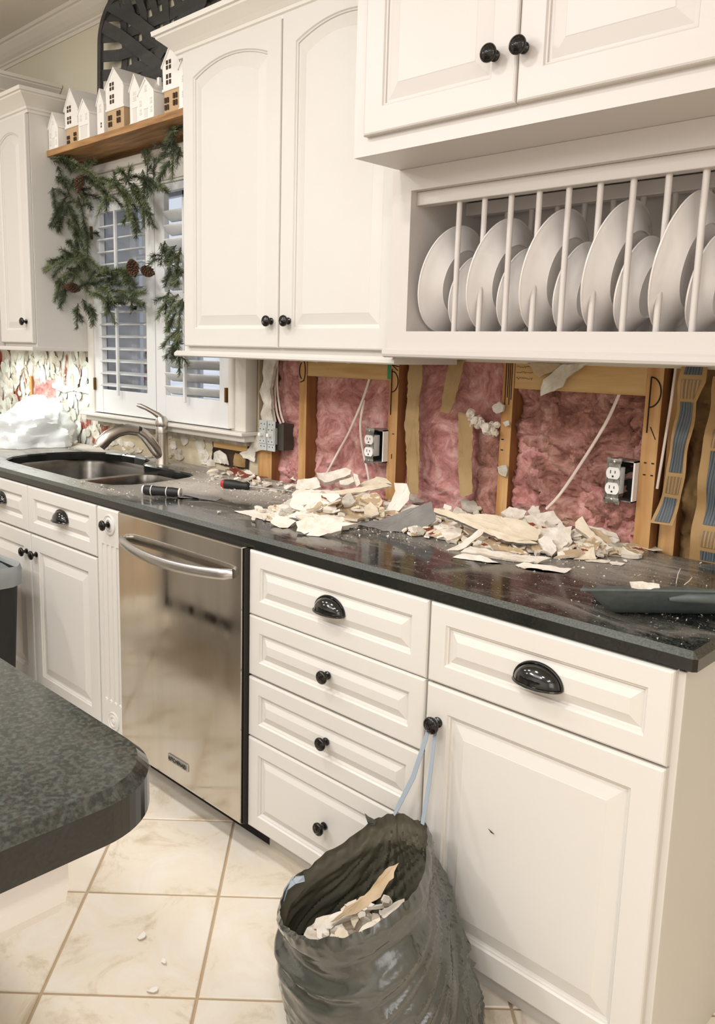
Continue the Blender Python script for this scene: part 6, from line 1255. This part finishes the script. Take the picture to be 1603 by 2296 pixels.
def bstrip(a, b_, w_, lev, wv=0, ph=0):
    # strip from rim point a to rim point b: drops 55 mm behind the rim, then runs flat
    a = Vector(a); b_ = Vector(b_); L_ = (b_-a).length; d = (b_-a)/L_; sd = Vector((-d.y,d.x)); V = []; F = []; K = 40
    for i in range(K+1):
        q = i/K*L_; e_ = min(q, L_-q); dep = .0 + .046*(1-math.exp(-(e_/.06)**2))+lev+ (.003*math.sin(q/.08*PI+ph) if e_ > .09 else 0)
        p = a+d*q
        for s_ in (1,-1): V.append(bxf(p.x+sd.x*w_/2*s_, dep, p.y+sd.y*w_/2*s_))
        for s_ in (-1,1): V.append(bxf(p.x+sd.x*w_/2*s_, dep+.0022, p.y+sd.y*w_/2*s_))
    mb = MB(); mb.loft([V[i*4:i*4+4] for i in range(K+1)],'basket',smooth=False); return mb.build('slat', None, t)
def inx(z):  # half width of the rim at height z
    dz = abs(z-BZ); 
    if dz <= HH-RR: return HW-.02
    return HW-RR+math.sqrt(max(0,RR*RR-(dz-(HH-RR))**2))-.015
def inz(x):
    dx = abs(x-BX)
    if dx <= HW-RR: return HH-.02
    return HH-RR+math.sqrt(max(0,RR*RR-(dx-(HW-RR))**2))-.015
for k in range(7):
    z = BZ-.225+k*.075; h_ = inx(z); bstrip((BX-h_,z),(BX+h_,z),.045,.004,0,k*PI)
for k in range(9):
    x = BX-.30+k*.075; h_ = inz(x); bstrip((x,BZ-h_),(x,BZ+h_),.045,.0075,0,k*PI)
for s1,s2 in ((-1,1),(1,1)):
    for off in (-.05,.05):
        a = (BX+s1*(HW-.075)+off*.3, BZ+s2*(HH-.075)-0*off); b_ = (BX-s1*(HW-.075)+off*.3, BZ-s2*(HH-.075)); bstrip((a[0],a[1]+off*.8),(b_[0],b_[1]+off*.8),.05,-.004 if s1 > 0 else -.0075)
# ================================================================ GARLANDS
def garland(lst, label, cones, dens=120, seed=1, xr=(-2.236,-1.20)):
    cx_ = lambda p: Vector((max(xr[0],min(xr[1],p.x)), min(.585,p.y), min(2.178,p.z)))
    rg = random.Random(seed); t = empty('pine_garland', lst[0][0], label, 'garland'); st_ = MB(); nd = [MB(), MB()]
    def spray(a, b_, L_=None):
        a, b_ = Vector(a), Vector(b_); b_ = cx_(b_+Vector((rg.gauss(0,.01),rg.gauss(0,.02),rg.gauss(0,.01)))); a = cx_(a)
        if (b_-a).length < .02: return
        mid = (a+b_)/2+Vector((0,0,.01)); ln = (b_-a).length
        P = [a.lerp(b_,q)+Vector((0,0,math.sin(PI*q)*ln*.08)) for q in (0,.25,.5,.75,1)]
        st_.tube(P,[.0022,.002,.0018,.0014,.001],5,'stem')
        n_ = int(dens*1.8*ln/.1); k = rg.randrange(2); mb = nd[k]; mname = 'needles' if k == 0 else 'needles_dark'
        d = (b_-a).normalized(); U = d.cross(Vector((0,0,1))); U = U.normalized() if U.length > .1 else Vector((1,0,0)); W = d.cross(U)
        for i in range(n_):
            q = rg.random()**.85; p = a.lerp(b_,q)+Vector((0,0,math.sin(PI*q)*ln*.08)); an = rg.uniform(0,2*PI); ra = U*math.cos(an)+W*math.sin(an)
            dr = (d*rg.uniform(.5,1.0)+ra*rg.uniform(.65,1)).normalized(); l_ = rg.uniform(.017,.030)*(1.05-.3*q); wd = dr.cross(Vector((rg.random(),rg.random(),rg.random()))).normalized()*.0010
            e_ = p+dr*l_+Vector((0,0,-.002)); e_.x = max(-2.252,min(-1.194,e_.x)); e_.z = min(2.185,e_.z); mb.add([p-wd,p+wd,e_+wd*.5,e_-wd*.5],[(0,1,2,3)],mname)
    for a, b_ in lst:
        spray(a,b_)
        A, B_ = Vector(a), Vector(b_); d = B_-A
        for k in range(2):
            q = rg.uniform(.0,.7); s0 = A.lerp(B_,q); r_ = Vector((rg.gauss(0,1),rg.gauss(0,.6),rg.gauss(0,1))).normalized(); spray(s0, s0+(d.normalized()*.7+r_*.7)*max(.05,d.length*rg.uniform(.3,.6)))
    st_.build('stems','stem',t,kind='stuff'); 
    for mb, m in zip(nd,('needles','needles_dark')):
        if mb.v: mb.build('needles',m,t,kind='stuff')
    for (c_, ax, s_) in cones:
        c_ = Vector(c_); ax = Vector(ax).normalized(); mb = MB(); U = ax.cross(Vector((0,.3,1))).normalized(); W = ax.cross(U)
        mb.tube([c_-ax*.03*s_,c_+ax*.03*s_],[.006*s_,.003*s_],8,'cone')
        for i in range(70):
            q = i/70; r_ = (.004+.019*math.sin(PI*min(1,q*1.05+.08))**.8)*s_; an = i*2.39996; ra = U*math.cos(an)+W*math.sin(an); b0 = c_+ax*((q-.5)*.066*s_); tip = b0+ra*r_+ax*.006*s_; tw = ax.cross(ra)*.0065*s_
            mb.add([b0+ra*.003*s_,b0+ra*r_*.7+tw,tip,b0+ra*r_*.7-tw,b0+ra*r_*.75-ax*.003*s_],[(0,1,2),(0,2,3),(1,4,2),(3,2,4),(0,4,1),(0,3,4)],'cone')
        mb.build('pine_cone', None, t)
garland(GARL,'dark green pine garland draped under the shelf and curling before the left shutter',[((-1.690,.49,1.70),(.6,-.2,-.7),1.25),((-2.175,.485,1.642),(-.3,-.9,.1),1.1),((-2.06,.47,2.06),(.1,-.3,-1),1.1),((-1.60,.50,1.685),(1,.1,-.3),1.1)],140,2)
garland(GARR,'pine garland hanging beside the arched-door cabinet over the right shutter',[],130,5)
